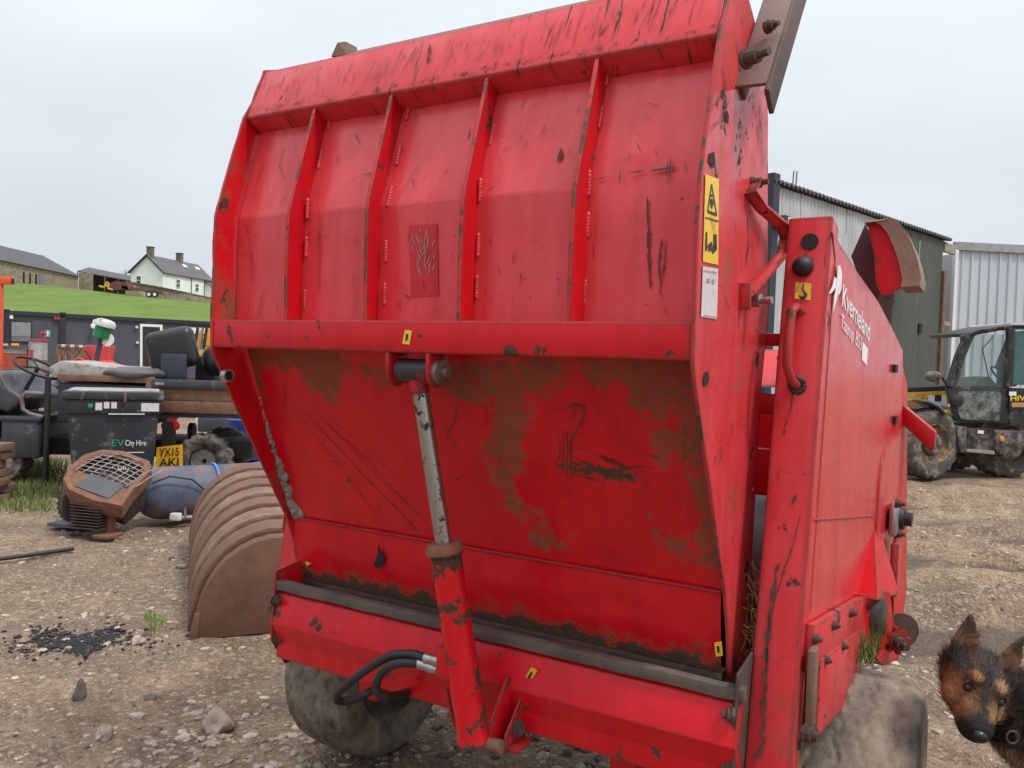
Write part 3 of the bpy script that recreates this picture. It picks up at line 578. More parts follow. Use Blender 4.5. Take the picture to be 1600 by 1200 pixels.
# mirrored far side panel, chamber walls and drum
MB().prism([(-.93, -.05, 1.0), (-.93, .05, 1.95), (-.95, .6, 1.75), (-.98, 1.25, 1.55), (-.98, 1.25, .75), (-.93, .1, .75)], (.006, 0, 0)).build('far_side_panel', RED, MC)
MB().bb((-.92, 1.20, .75), (.98, 1.23, 1.50)).build('front_bulkhead', RED, MC)
MB().bb((-.92, -.12, .72), (.93, 1.2, .74)).build('chamber_floor', DARKRUST, MC)
MB().lathe((-.90, .42, 1.02), (1, 0, 0), [(0, .24), (1.72, .24), (1.721, .25), (1.75, .25), (1.76, .1)], 40).build('rotor_drum', rusty('drum_grey', (.06,.055,.055), (.13,.12,.115), .5, .5), MC, smooth=35)
MB().bb((.70, .12, 1.30), (.93, .16, 1.43)).build('cross_tie', RED, MC, bevel=.004)
MB().bb((-.9, .30, 1.52), (.92, .35, 1.58)).build('cross_tie', RED, MC, bevel=.004)
MB().bb((.55, .14, 1.72), (.92, .18, 1.755)).build('cross_tie', RED, MC, bevel=.004)
MB().prism([(.6, .30, 1.60), (.6, .55, 1.72), (.6, 1.1, 1.66), (.6, 1.1, 1.6)], (.3, 0, 0)).build('inner_hood', RED, MC)
# straw caught beside the tailgate
mb = MB()
for i in range(260):
    P = Vector((random.uniform(.765, .81), random.uniform(-.05, .16), random.uniform(.80, 1.10))); t = Vector((random.gauss(0, .4), random.gauss(0, .7), random.gauss(0, .8))).normalized()*random.uniform(.02, .06); s_ = t.orthogonal().normalized()*.0012
    mb.add([P-t-s_, P-t+s_, P+t+s_, P+t-s_], [(0, 1, 2, 3)])
o = mb.build('straw_tuft', plain('straw', (.42,.30,.13), .7, var=.4, scale=40), MC, normals=False); o['kind'] = 'stuff'
# front housing, arm, sprocket, disc
MB().prism([sp(1412, 560, -.01), sp(1422, 600, -.01), sp(1420, 930, -.01), sp(1405, 1030, -.01), sp(1398, 1030, -.01), sp(1402, 900, -.01)], SN*-.25).build('front_housing', RED, MC)
P = gz(1, 1)
def fp(x, y, v=1.45): return mv(x, y, v)
MB().prism([fp(1407, 640), fp(1412, 634), fp(1462, 676), fp(1460, 700), fp(1455, 706), fp(1409, 662)], (0, .10, 0)).build('front_arm', RED, MC, bevel=.004)
MB().prism([fp(1345, 930, .55), fp(1390, 925, .75), fp(1405, 1030, .95), fp(1380, 1040, .75), fp(1345, 1000, .55)], SN*-.03).build('drive_cheek', RED, MC)
sprk = MB(); c = fp(1384, 996, .80)+SN*.03; a_, b_ = Vector((.3, -.95, 0)).normalized(), Vector((0, 0, 1)); a_ = Vector((.86, .5, 0)).normalized(); ring = []
for k in range(32): r_ = .046 if (k % 4) in (0, 1) else .033; an = 2*math.pi*k/32; ring.append(c+a_*(r_*math.cos(an))+b_*(r_*math.sin(an)))
sprk.prism(ring, Vector((.25, -.43, 0)).normalized()*.02); sprk.build('sprocket', RED, MC)
bolt('sprocket_hub', c+Vector((.01, -.02, 0)), (.5, -.86, 0), .02, .06, MC)
MB().lathe(fp(1407, 985, .95), (.5, -.86, 0), [(0, .062), (.006, .062)], 28).build('drive_disc', DARKRUST, MC)
MB().blob(fp(1358, 960, .7), (.06, .08, .10), 3).build('greasy_gearbox', rusty('grease', (.03,.026,.022), (.10,.075,.05)), MC, smooth=60)
# curled spout deflector
dv = 1.0
ch = [fp(*q, dv) for q in ((1356, 352), (1374, 346), (1390, 358), (1404, 386), (1414, 415), (1420, 446), (1404, 452), (1394, 458), (1388, 470), (1376, 462), (1368, 440), (1366, 400))]
DF = MB().prism(ch, (0, .012, 0)).build('deflector', RED, MC)
MB().loft([[fp(x, y, dv)+o_ for o_ in (Vector((0, -.03, 0)), Vector((.06, -.04, .004)), Vector((.06, .22, .004)), Vector((0, .22, 0)))] for x, y in ((1352, 350), (1364, 347), (1376, 352), (1388, 366), (1398, 388), (1406, 412), (1411, 438), (1408, 450))]).build('deflector_skin', rusty('skin_rust', (.23,.15,.115), (.36,.25,.19), .8), DF, smooth=40)
MB().prism([fp(*q, dv+.22) for q in ((1352, 350), (1330, 400), (1340, 430), (1370, 490), (1388, 513), (1398, 470), (1380, 400))], (0, .01, 0)).build('deflector_back', rusty('back_dark', (.05,.02,.02), (.12,.035,.035)), DF)
MB().prism([fp(*q, dv) for q in ((1372, 462), (1396, 458), (1392, 500), (1386, 512), (1374, 490))], (0, .05, 0)).build('deflector_root', DARKRUST, DF)
# --- axle and wheels
MB().tube([(-1.0, .48, .40), (1.0, .48, .40)], .045, 16).build('axle', DARKRUST, MC, smooth=40)
MB().bb((-.5, -.1, .5), (-.42, 1.2, .6)).build('chassis_rail', RED, MC, bevel=.005); MB().bb((.42, -.1, .5), (.5, 1.2, .6)).build('chassis_rail', RED, MC, bevel=.005)
MB().tube([(0, 1.2, .58), (0, 3.0, .28)], .06, 4).build('drawbar', RED, MC); MB().tube([(0, 2.9, .3), (0, 2.9, .0)], .03, 12).build('jack_leg', RED, MC, smooth=40)
M = Mat('dusty_tyre'); mud = M.rng(M.noise(8, 10, .72), .36, .62); lug = M.rng(M.noise(1.5, 3, .5, stretch=(26, 8, 8), dist=1.5), .45, .55)
M.set(M.mix(mud, (.060,.050,.042), M.mix(M.noise(24, 5), (.16,.128,.095), (.33,.265,.195))), .9); M.bump(M.noise(34, 8, .7), .6, .006); TYRE = M.m
M = Mat('muddy_rubber'); M.set(M.mix(M.rng(M.noise(5, 8, .7), .42, .62), (.035,.032,.03), (.20,.165,.13)), .85); M.bump(M.noise(30, 6, .7), .4, .006); TYRE2 = M.m
for sgn, uc in ((-1, -.93), (1, 1.00)):
    Rr, Wd = .372, .33; c = Vector((uc, .48, Rr-.012)); ax = Vector((1, 0, 0))
    prof = [(-Wd*.36, .205), (-Wd*.47, .235), (-Wd*.52, .29), (-Wd*.50, .335), (-Wd*.42, .362), (-Wd*.2, .371), (0, .373), (Wd*.2, .371), (Wd*.42, .362), (Wd*.50, .335), (Wd*.52, .29), (Wd*.47, .235), (Wd*.36, .205)]
    W_ = empty('wheel', (0, 0, 0)); W_.parent = MC
    mb = MB(); rings = []
    tp = []
    for (ta, ra), (tb, rb) in zip(prof[:-1], prof[1:]):
        k_ = max(2, int(abs(tb-ta)/.0045)) if min(ra, rb) > .33 else 4
        tp += [(ta+(tb-ta)*q/k_, ra+(rb-ra)*q/k_) for q in range(k_)]
    n = 200
    for t, r_ in tp+[prof[-1]]:
        rg = []
        for j in range(n):
            an = 2*math.pi*j/n; rr_ = r_
            if r_ > .345:        # worn zigzag tread grooves, half filled with mud
                for tk in (-.105, -.036, .036, .105):
                    if abs(t-tk-.010*math.sin(an*26)) < .0075: rr_ -= .007*max(0, .6+noise.noise(Vector((an*4, tk*30, sgn))))
                if abs(t) > .125 and (an*38/math.pi) % 1 < .3: rr_ -= .0035
            if r_ > .3: rr_ += .002*noise.noise(Vector((math.cos(an)*5, math.sin(an)*5, t*16+sgn)))
            rg.append(c+ax*t+Vector((0, math.cos(an)*rr_, math.sin(an)*rr_)))
        rings.append(rg)
    # finer across the tread
    mb.loft(rings, False); mb.build('tyre', TYRE, W_, smooth=60)
    MB().lathe(c, ax, [(-Wd*.37, .207), (-Wd*.40, .215), (-Wd*.40, .20), (-.06, .17), (-.05, .06), (.05, .06), (.06, .17), (Wd*.40, .20), (Wd*.40, .215), (Wd*.37, .207)], 48, False).build('rim', TYRE2, W_, smooth=35)
    MB().lathe(c, ax, [(-.10, .05), (.12, .05), (.13, .03)], 20).build('hub', DARKRUST, W_, smooth=35)
# grass sprouting behind the near wheel
mb = MB()
for i in range(120):
    P = sp(1330, 1020, .02)+Vector((random.uniform(-.02, .05), random.uniform(-.08, .10), random.uniform(-.03, .0))); h_ = random.uniform(.04, .13); t = Vector((random.gauss(0, .03), random.gauss(0, .03), h_)); s_ = Vector((random.uniform(-1, 1), random.uniform(-1, 1), 0)).normalized()*.0022
    mb.add([P-s_, P+s_, P+t*.6+s_*.7, P+t, P+t*.6-s_*.7], [(0, 1, 2, 3, 4)])
o = mb.build('grass_tuft', plain('tuft_green', (.13,.19,.045), .6, var=.4, scale=30), MC, normals=False); o['kind'] = 'stuff'

# ================================================================== ground and terrain
def sstep(a, b, x): t = min(1, max(0, (x-a)/(b-a))); return t*t*(3-2*t)
def gh(x, y):
    h_ = 0
    if y < 40:
        k = 1-sstep(14, 40, y)
        h_ += k*(0.040*noise.noise(Vector((x*.7, y*.7, 0)))+.024*noise.noise(Vector((x*2.6, y*2.6, 3)))+.013*noise.noise(Vector((x*9, y*9, 7)))+.007*noise.noise(Vector((x*23, y*23, 1))))
        if x > 1.6 and y > 3.6:      # tyre ruts on the right of the machine
            m_ = sstep(1.6, 2.8, x)*sstep(3.6, 4.6, y)*(1-sstep(10.5, 13, y))
            yy = y-.16*x+.25*noise.noise(Vector((x*.5, y*.3, 5))); h_ += m_*1.5*(.085*math.sin(yy*6.5)*(.6+noise.noise(Vector((x*.4, y*.8, 9))))+.06*noise.noise(Vector((x*1.2, y*5, 2)))+.03*noise.noise(Vector((x*3, y*12, 6))))
    return h_
def hill(x, y):
    r_ = x/max(y, 1); s_ = .102+min(.5, max(-.1, -.4-r_))*.1
    return min(max(0, y-33), 95+.02*max(0, y-128))*s_*(1-sstep(-6, 16, x-(y-33)*.10))
xs = [-5+.045*i for i in range(int(11.5/.045))]; ys = [.2+.045*i for i in range(int(9.5/.045))]
q, st = xs[0], .05
while q > -700: st *= 1.16; q -= st; xs.insert(0, q)
q, st = xs[-1], .05
while q < 700: st *= 1.16; q += st; xs.append(q)
q, st = ys[-1], .05
while q < 900: st *= 1.07; q += st; ys.append(q)
q, st = ys[0], .05
while q > -60: st *= 1.25; q -= st; ys.insert(0, q)
def gpos(x, y):
    z = gh(x, y)-.02
    if y > 33: z += hill(x, y)-(.6 if x < 14 else 0)
    return (x, y, z)
mb = MB(); mb.add([gpos(x, y) for y in ys for x in xs], [(j*len(xs)+i, j*len(xs)+i+1, (j+1)*len(xs)+i+1, (j+1)*len(xs)+i) for j in range(len(ys)-1) for i in range(len(xs)-1)])
M = Mat('dirt_ground'); big = M.noise(.55, 5, .6); mid = M.noise(3.2, 7, .65); fin = M.noise(26, 8, .72)
c = M.mix(M.rng(mid, .35, .66), (.15,.092,.052), (.36,.25,.155)); c = M.mix(M.rng(big, .40, .60, 0, .75), c, (.15,.105,.075))
c = M.mix(M.rng(fin, .52, .70), c, (.47,.355,.245)); c = M.mix(M.rng(M.noise(70, 5, .7), .58, .68), c, (.60,.53,.45)); c = M.mix(M.rng(fin, .44, .36), c, (.12,.082,.058))
vz = M.vor(34); c = M.mix(M.math('MULTIPLY', M.rng(vz, .22, .16), M.rng(M.noise(5, 3), .5, .58)), c, (.46,.41,.36))
dmp = M.rng(M.math('ADD', M.sep()[2], M.math('MULTIPLY', M.noise(2.2, 6, .65), .09)), .020, -.025); c = M.mix(M.math('MULTIPLY', dmp, .78), c, (.075,.050,.034))
M.set(c, M.math('SUBTRACT', .92, M.math('MULTIPLY', dmp, .38)), spec=.35); M.bump(M.math('ADD', M.math('MULTIPLY', fin, 1.4), M.math('ADD', mid, M.rng(vz, .3, .1))), .8, .02)
GR = tag(mb.build('ground', M.m, smooth=180, normals=False), kind='structure')
# grass field on the rise
def fz(x, y): return hill(x, y)-.15+.12*noise.noise(Vector((x*.06, y*.06, 0)))
fx = [-260+5*i for i in range(62)]; fy = [31.5+2.2*i for i in range(80)]
M = Mat('field_grass'); a = M.noise(.35, 6, .6, stretch=(1, .35, 1)); b = M.noise(3.5, 6, .7)
M.set(M.mix(M.rng(M.math('ADD', a, M.math('MULTIPLY', b, .6)), .55, 1.05), (.078,.135,.017), (.145,.215,.03)), .8, spec=.2); M.bump(b, .6, .2)
tag(MB().add([(x, y, fz(x, y)) for y in fy for x in fx], [(j*len(fx)+i, j*len(fx)+i+1, (j+1)*len(fx)+i+1, (j+1)*len(fx)+i) for j in range(len(fy)-1) for i in range(len(fx)-1)]).build('grass_field', M.m, smooth=180, normals=False), kind='structure')
def onhill(x, y, D): return gy(x, y, D)     # depth known from size of the house and slope

# stones: a few large ones are things, the rest is gravel
STONE = plain('pale_stone', (.43,.345,.26), .85, var=.5, scale=5, bump=.5, dirt=.3, dirtc=(.22,.16,.11)); STONED = plain('dark_stone', (.10,.085,.07), .85, var=.4, scale=12, bump=.5)
def stone(px, r, label, mat=STONE, seed=1, tilt=0):
    P = gz(*px); o = MB().blob((0, 0, 0), r, seed, .35, 3).build('stone', mat, smooth=40); o.location = (P.x, P.y, gh(P.x, P.y)-.02+r[2]*.55); o.rotation_euler = (0, tilt, seed); tag(o, label, 'stone', 'loose stones on the dirt')
stone((340, 1130), (.075, .06, .05), 'largest pale rounded stone on the dirt left of the machine wheel', STONE, 2)
stone((162, 1148), (.05, .035, .03), 'smaller beige stone near the lower left corner', STONE, 5)
stone((125, 1085), (.028, .03, .055), 'dark brown upright stone on the dirt in the left foreground', STONED, 8, .3)
stone((215, 1003), (.045, .035, .025), 'tan stone at the right end of the burnt ash patch', STONE, 11)
stone((118, 832), (.05, .04, .03), 'reddish brown stone on bare dirt before the rusty engine', STONED, 14)
mb = MB(); bm = bmesh.new(); bmesh.ops.create_icosphere(bm, subdivisions=1, radius=1); SV = [v.co.copy() for v in bm.verts]; SF = [tuple(v.index for v in f.verts) for f in bm.faces]; bm.free()
mbd = MB(); mbp = MB()
def pebble(mb_, x, y, s):
    k = [s*random.uniform(.6, 1.3), s*random.uniform(.6, 1.3), s*random.uniform(.35, .8)]; a = random.uniform(0, 6.3); z = gh(x, y)-.02+k[2]*random.uniform(-.35, .3); ca, sa_ = math.cos(a), math.sin(a); sd_ = random.random()*50
    vs = []
    for v in SV:
        q_ = v*(1+.5*noise.noise(v*1.2+Vector((sd_, 0, 0)))); X, Y = q_.x*k[0], q_.y*k[1]; vs.append((x+X*ca-Y*sa_, y+X*sa_+Y*ca, z+q_.z*k[2]))
    mb_.add(vs, SF)
for i in range(6500):
    y = 2.2+9*random.random()**1.6; x = random.uniform(-.75, .72)*y
    s = random.choice((.006, .008, .01, .013, .018))*random.uniform(.7, 1.4)*(1+.06*y)
    if noise.noise(Vector((x*.9, y*.9, 4))) < -.05 and random.random() < .7: continue
    pebble(mbp if random.random() < .93 else mbd, x, y, s)
for i in range(420): pebble(mbd if random.random() < .75 else mbp, random.uniform(-.6, .9), random.uniform(1.9, 4.3), random.uniform(.014, .04))
for i in range(330): pebble(mbp if random.random() < .6 else mbd, random.uniform(1.15, 1.9), random.uniform(1.9, 3.2), random.uniform(.012, .035))
for i in range(260): pebble(mbp, random.uniform(-1.5, -.7), random.uniform(2.6, 3.5), random.uniform(.01, .028))
tag(mbp.build('gravel', STONE, smooth=0), 'pale gravel and small stones scattered over the dirt', 'gravel', kind='stuff')
tag(mbd.build('dark_gravel', STONED), 'darker stones scattered over the dirt and under the machine', 'gravel', kind='stuff')
# burnt ash heap
mb = MB()
for i in range(1100):
    x = random.gauss(118, 48); y = 1000+random.gauss(0, 10)+8*math.sin(x*.06); P = gz(x, y); s = random.uniform(.003, .013)*(1.6 if i % 9 == 0 else 1); mb.blob((P.x, P.y, gh(P.x, P.y)-.02+s*.3), (s, s, s*.6), i, .5, 1)
tag(mb.build('ash_heap', plain('charcoal', (.022,.022,.024), .9, var=.5, scale=40)), 'black burnt ash and charcoal patch on the dirt at left', 'ash', kind='stuff')
# grass patch by the rubbish
mb = MB()
for i in range(5200):
    x = random.uniform(0, 108); y = random.uniform(722, 800)
    if random.random() < sstep(60, 108, x)*.8 or (y > 780 and random.random() < .6): continue
    P = gz(x, y); h_ = random.uniform(.04, .16)*(1.3 if y < 745 else .8); t = Vector((random.gauss(0, .04), random.gauss(0, .04), h_)); s_ = Vector((1, random.uniform(-.5, .5), 0)).normalized()*.006
    mb.add([P-s_, P+s_, P+t], [(0, 1, 2)])
for cx, cy in ((590, 620), (600, 628), (380, 545), (235, 968), (240, 985), (250, 975)):
    for i in range(60):
        P = gz(cx+random.gauss(0, 6), cy+random.gauss(0, 4)) if cy > 700 else None
        if not P: continue
        t = Vector((random.gauss(0, .02), random.gauss(0, .02), random.uniform(.02, .06))); s_ = Vector((.003, 0, 0)); mb.add([P-s_, P+s_, P+t], [(0, 1, 2)])
tag(mb.build('rough_grass', plain('rough_grass', (.17,.21,.06), .7, var=.5, scale=3), normals=False), 'rough grass patch beside the junk at the left edge', 'grass', kind='stuff')
P, Q = gz(-20, 880), gz(115, 860)
tag(MB().tube([P+Vector((0, 0, .02)), P.lerp(Q, .5)+Vector((0, 0, .015)), Q+Vector((0, 0, .015))], .017, 10).build('hose_length', BLACK, smooth=60), 'thin black hose lying straight on the dirt at left edge', 'hose')
mb = MB()
for i in range(8):
    P = gz(3+random.uniform(-6, 9), 760+i*3); mb.box((P.x, P.y, .06+.09*(i % 4)), (.45, .22, .075), (Vector((.95, .3, 0)), Vector((-.3, .95, 0)), Vector((0, 0, 1))))
P = gz(-26, 786); st_ = empty('timber_stack', P); tag(st_, 'rusty brown stacked blocks at the far left edge of the yard', 'stack')
for k in range(7):
    MB().box((random.uniform(-.03, .03), random.uniform(-.05, .05)+.12*(k % 2), .05+.09*k), (.42, .20, .08)).build('block', RUSTY, st_, bevel=.008)

# ================================================================== digger bucket behind the machine
BK = empty('digger_bucket', gz(300, 1000)); ax = Vector((-.37, .93, .045)).normalized(); bx = Vector((.93, .37, 0)).normalized()
tag(BK, 'brown ribbed digger bucket lying on the dirt behind the red machine', 'bucket')
bp = [(0, 0), (.008, .09), (.022, .18), (.045, .27), (.08, .35), (.125, .425), (.18, .49), (.25, .545), (.33, .585), (.42, .61), (.52, .61), (.62, .585), (.71, .535), (.78, .46), (.83, .37)]
BM = rusty('bucket_brown', (.115,.056,.034), (.19,.093,.056), .75, .1, 5); BWORN = rusty('bucket_worn', (.13,.068,.043), (.27,.17,.115), .7, .2, 7)
B3 = lambda b, z, a: bx*b+ax*a+Vector((0, 0, z*.93))
WB = 2.45
mb = MB().prism([B3(b, z, .0) for b, z in bp]+[B3(.78, .0, 0)], ax*.025); mb.build('bucket_side', BM, BK, bevel=.006)
MB().prism([B3(b, z, WB) for b, z in bp]+[B3(.78, .0, WB)], ax*.025).build('bucket_side', BM, BK)
mb = MB(); inn = [(b*.955+.02, z*.955) for b, z in bp]
mb.loft([[B3(b, z, .026) for b, z in bp]+[B3(b, z, .026) for b, z in inn[::-1]], [B3(b, z, WB-.001) for b, z in bp]+[B3(b, z, WB-.001) for b, z in inn[::-1]]]); mb.build('bucket_shell', BM, BK, smooth=30)
for k in range(7):
    a0 = .10+k*.335; o_ = [((b-.45)*1.06+.45, z*1.06) for b, z in bp]
    MB().loft([[B3(b, z, a0) for b, z in o_]+[B3(b, z, a0) for b, z in bp[::-1]], [B3(b, z, a0+.215) for b, z in o_]+[B3(b, z, a0+.215) for b, z in bp[::-1]]]).build('wear_strip', BWORN if k % 2 else BM, BK, bevel=.006)
MB().prism([B3(-.02, 0, -.01), B3(.03, .0, -.01), B3(.04, .17, -.01), B3(.01, .16, -.01)], ax*.03).build('corner_shroud', BM, BK, bevel=.006)

# ================================================================== blue tank and old engine
T0_, T1_ = gz(228, 814), gz(470, 795); T0_.z = T1_.z = .262; dr = (T1_-T0_).normalized(); TK = empty('blue_tank', (T0_.x, T0_.y, 0)); tag(TK, 'scuffed blue steel tank lying on its side behind the bucket', 'tank')
o_ = Vector((T0_.x, T0_.y, 0)); Rk = .255
MB().lathe(T0_-o_, dr, [(-.10, .0), (-.095, .08), (-.07, .15), (-.02, .205), (.06, .242), (.12, Rk), (1.25, Rk), (1.3, .25), (1.38, .15), (1.4, 0)], 40, False).build('tank_shell', plain('blue_tank', (.085,.105,.155), .6, var=.5, scale=4, dirt=.35, dirtc=(.20,.10,.06)), TK, smooth=50)
cd_ = [T0_-o_+dr*.62+Vector((0, 0, 0))+(Vector((0, 0, 1))*math.cos(a)+dr.cross(Vector((0, 0, 1)))*math.sin(a))*(Rk+.012) for a in [R(k) for k in range(-20, 150, 8)]]
MB().tube(cd_, .012, 8).build('blue_rope', plain('rope_blue', (.08,.22,.62), .6), TK, smooth=60)
pl = [T0_-o_+dr*t+dr.cross(Vector((0, 0, 1)))*(.25+.04*math.sin(t*5))+Vector((0, 0, z)) for t, z in ((.0, .14), (.15, .20), (.35, .16), (.5, .02), (.55, -.15))]
MB().tube(pl, .009, 8).build('thin_cable', BLACK, TK, smooth=60)
P = gz(285, 818); bx_ = empty('tap_valve', P); tag(bx_, 'small white and grey pipe valve lying before the blue tank', 'valve')
MB().tube([(-.12, 0, .05), (.16, .03, .06)], .025, 10).build('pipe', STEEL, bx_, smooth=60); MB().box((-.05, -.03, .07), (.10, .06, .07)).build('valve_body', plain('valve_white', (.7,.7,.68), .5), bx_, bevel=.01); MB().tube([(.03, 0, .05), (.03, -.02, .16)], .012, 8).build('valve_stem', STEEL, bx_)
P = gz(172, 828); EN = empty('old_engine', P, R(-14)); tag(EN, 'rusty air-cooled engine with mesh-topped orange cowl on the dirt', 'engine')
RO = rusty('orange_rust', (.10,.05,.03), (.25,.105,.05), .85, 0, 12)
# tilted cowl: rounded frame tray
tl = Matrix.Rotation(R(24), 3, 'X') @ Matrix.Rotation(R(15), 3, 'Y') @ Matrix.Diagonal((1.2, 1.05, 1)); cc = Vector((.0, -.06, .45))
def cw(x, y, z): return cc+tl@Vector((x, y, z))
ol = [(-.30, .0), (-.31, .18), (-.24, .32), (-.10, .38), (.14, .36), (.22, .25), (.25, -.05), (.30, -.26), (.10, -.30), (-.12, -.27), (-.24, -.17)]
mb = MB(); mb.loft([[cw(x*k, y*k, z) for x, y in ol] for k, z in ((.80, .03), (.86, .055), (1.0, .05), (1.03, 0), (1.0, -.09), (.92, -.09))], False); mb.build('cowl_rim', RO, EN, smooth=40)
mb = MB(); mb.add([cw(x*.84, y*.84, .03) for x, y in ol if y < .12]+[], [tuple(range(len([1 for x, y in ol if y < .12])))]); mb.build('cowl_plate', RO, EN, normals=False)
mb = MB().prism([cw(-.13, -.20, .034), cw(.17, -.22, .034), cw(.16, -.02, .034), cw(-.12, .0, .034)], tl@Vector((0, 0, .006))); mb.build('rubber_pad', plain('pad', (.075,.078,.08), .7), EN)
WIRE = plain('wire_grey', (.36,.33,.31), .5, .4, dirt=.3)
for k in range(9):
    t = -.24+k*.06; a = [cw(t, -.02, .04), cw(t*1.0+.03, .15, .058), cw(t+.05, .33, .04)]; MB().tube(a, .0045, 5).build('mesh_wire', WIRE, EN)
for k in range(7):
    t = .0+k*.05; MB().tube([cw(-.27, t, .04), cw(0, t+.02, .062), cw(.22, t, .04)], .0045, 5).build('mesh_wire', WIRE, EN)
MB().box(cw(.0, .06, -.22), (.40, .30, .28), (tl@Vector((1, 0, 0)), tl@Vector((0, 1, 0)), tl@Vector((0, 0, 1)))).build('engine_block', DARKRUST, EN, bevel=.03)
for k in range(9): MB().box((.02, -.22, .08+.026*k), (.30, .24, .008)).build('cooling_fin', DARKRUST, EN)
MB().box((.17, -.20, .13), (.05, .07, .26)).build('engine_foot', RO, EN, bevel=.006); MB().box((.20, -.26, .02), (.16, .20, .03)).build('engine_foot', RO, EN, bevel=.005)
MB().lathe((-.36, .0, .24), (1, -.3, 0), [(0, .05), (.01, .17), (.03, .20), (.10, .20), (.12, .17)], 28).build('flywheel', DARKRUST, EN, smooth=35)
for k in range(10):
    a = k*.25+2.6; MB().box((-.37, math.cos(a)*.18, .24+math.sin(a)*.18), (.05, .05, .03)).build('flywheel_tooth', DARKRUST, EN)
MB().box((-.42, .05, .02), (.35, .3, .03)).build('scrap_plate', plain('slate_scrap', (.09,.10,.12), .7), EN)

# ================================================================== black plastic bin
BN = empty('storage_bin', gz(178, 775), R(24)); BN.scale = (.88, .84, 1); tag(BN, 'black plastic storage bin with green and white hire lettering and flat lid', 'bin')
PLB = plain('black_plastic', (.020,.022,.027), .5, var=.3, dirt=.22, dirtc=(.13,.12,.11)); 
def taper(x0, y0, x1, y1, z0, z1): return MB().loft([[(sx*x0, sy*y0, z0) for sx, sy in ((-1,-1),(1,-1),(1,1),(-1,1))], [(sx*x1, sy*y1, z1) for sx, sy in ((-1,-1),(1,-1),(1,1),(-1,1))]])
taper(.42, .40, .50, .48, .02, .97).build('bin_body', PLB, BN, bevel=.02)
MB().bb((-.53, -.51, .95), (.53, .51, 1.10)).build('bin_collar', PLB, BN, bevel=.015)
MB().bb((-.56, -.54, 1.10), (.56, .54, 1.19)).build('bin_lid', plain('lid_plastic', (.030,.030,.032), .55, dirt=.25, dirtc=(.22,.20,.19), scale=3), BN, bevel=.02)
MB().bb((-.50, -.48, 1.19), (.50, .46, 1.197)).build('lid_dust', plain('lid_dust', (.34,.32,.31), .9, dirt=.3, dirtc=(.12,.11,.10)), BN)
GRN = plain('print_green', (.02,.30,.16), .5); 
fy_ = lambda z: -(.40+.08*(z-.02)/.95)-.004
def lab(txt, x0, x1, z, h_, mat, face='f'):
    if face == 'f': return text_mesh('hire_lettering', txt, (x0, fy_(z), z), (x1, fy_(z), z), (x0, fy_(z+h_), z+h_), mat, BN)
    xx = -(.42+.08*(z-.02)/.95)-.004; return text_mesh('hire_lettering', txt, (xx, x1, z), (xx, x0, z), (-(.42+.08*(z+h_-.02)/.95)-.004, x1, z+h_), mat, BN)
lab('EV', -.02, .12, .60, .075, GRN); lab('City Hire', .13, .36, .605, .062, WHT); lab('City Hire', .05, .36, .34, .085, WHT); MB().bb((.06, fy_(.53)-.003, .525), (.34, fy_(.53), .535)).build('small_print', WHTL, BN)
lab('EV', .12, .24, .78, .07, GRN, 's'); lab('City Hire', -.05, .10, .785, .05, WHT, 's')
for x0, x1, z0, z1 in ((-.20, -.13, .99, 1.07), (-.11, -.05, 1.01, 1.08), (-.03, .03, 1.01, 1.08), (.30, .50, .98, 1.07)): MB().add([(x0, -.515, z0), (x1, -.515, z0), (x1, -.515, z1), (x0, -.515, z1)], [(0, 1, 2, 3)]).build('white_sticker', WHTL, BN, normals=False)
MB().bb((-.06, -.53, .945), (.34, -.512, .957)).build('white_strip', WHTL, BN)
MB().add([(-.28, -.515, 1.02), (-.23, -.515, 1.02), (-.23, -.515, 1.06), (-.28, -.515, 1.06)], [(0, 1, 2, 3)]).build('green_sticker', GRN, BN, normals=False)
MB().box((.12, -.55, 1.13), (.03, .02, .10)).build('lid_latch', RUSTY, BN, bevel=.004)

# ================================================================== utility vehicle (faces left)
UY = 10.0; UV = empty('utility_vehicle', (gy(340, 724, 10.0).x-1.0, UY, 0), R(6)); tag(UV, 'dark utility vehicle with timber load bed and loose panels on top', 'utility vehicle')
ux = lambda x: (gy(x, 640, UY).x-UV.location.x); uz = lambda x, y: gy(x, y, UY).z
DKP = plain('dark_plastic', (.045,.048,.055), .5, var=.25, dirt=.15, dirtc=(.16,.15,.14)); TIM = plain('bed_timber', (.20,.095,.055), .75, var=.45, scale=9, bump=.3, dirt=.2)
x0, x1 = ux(262), ux(420); zt, zb = uz(300, 604), uz(300, 641)
for k in range(2): MB().bb((x0, -.62, zb+k*(zt-zb)/2+.004), (x1, -.57, zb+(k+1)*(zt-zb)/2-.004)).build('bed_board', TIM, UV, bevel=.005)
MB().bb((x0-.02, -.60, zb-.05), (x1, .6, zb)).build('bed_floor', plain('bed_steel', (.03,.03,.035), .6), UV); MB().bb((x0-.06, -.66, zb-.03), (x0, -.54, zt+.06)).build('bed_post', RUSTY, UV)
MB().bb((x0, -.66, zt), (x1, -.60, zt+.10)).build('bed_rail', DKP, UV, bevel=.01); MB().bb((x0, .56, zb), (x1, .6, zt+.1)).build('bed_board', TIM, UV)
MB().box((x0+.10, -.675, zt+.05), (.10, .02, .03)).build('rail_latch', STEEL, UV)
# chassis box and seat base
MB().bb((ux(125), -.55, uz(150, 655)), (ux(262), .5, uz(150, 600)+.03)).build('seat_base', plain('base_navy', (.03,.036,.05), .5), UV, bevel=.03)
MB().bb((ux(128), -.60, uz(150, 593)), (ux(262), -.50, uz(150, 590)+.05)).build('timber_sill', TIM, UV, bevel=.004)
MB().bb((ux(60), -.35, .36), (ux(400), .5, .56)).build('chassis', HOLE, UV)
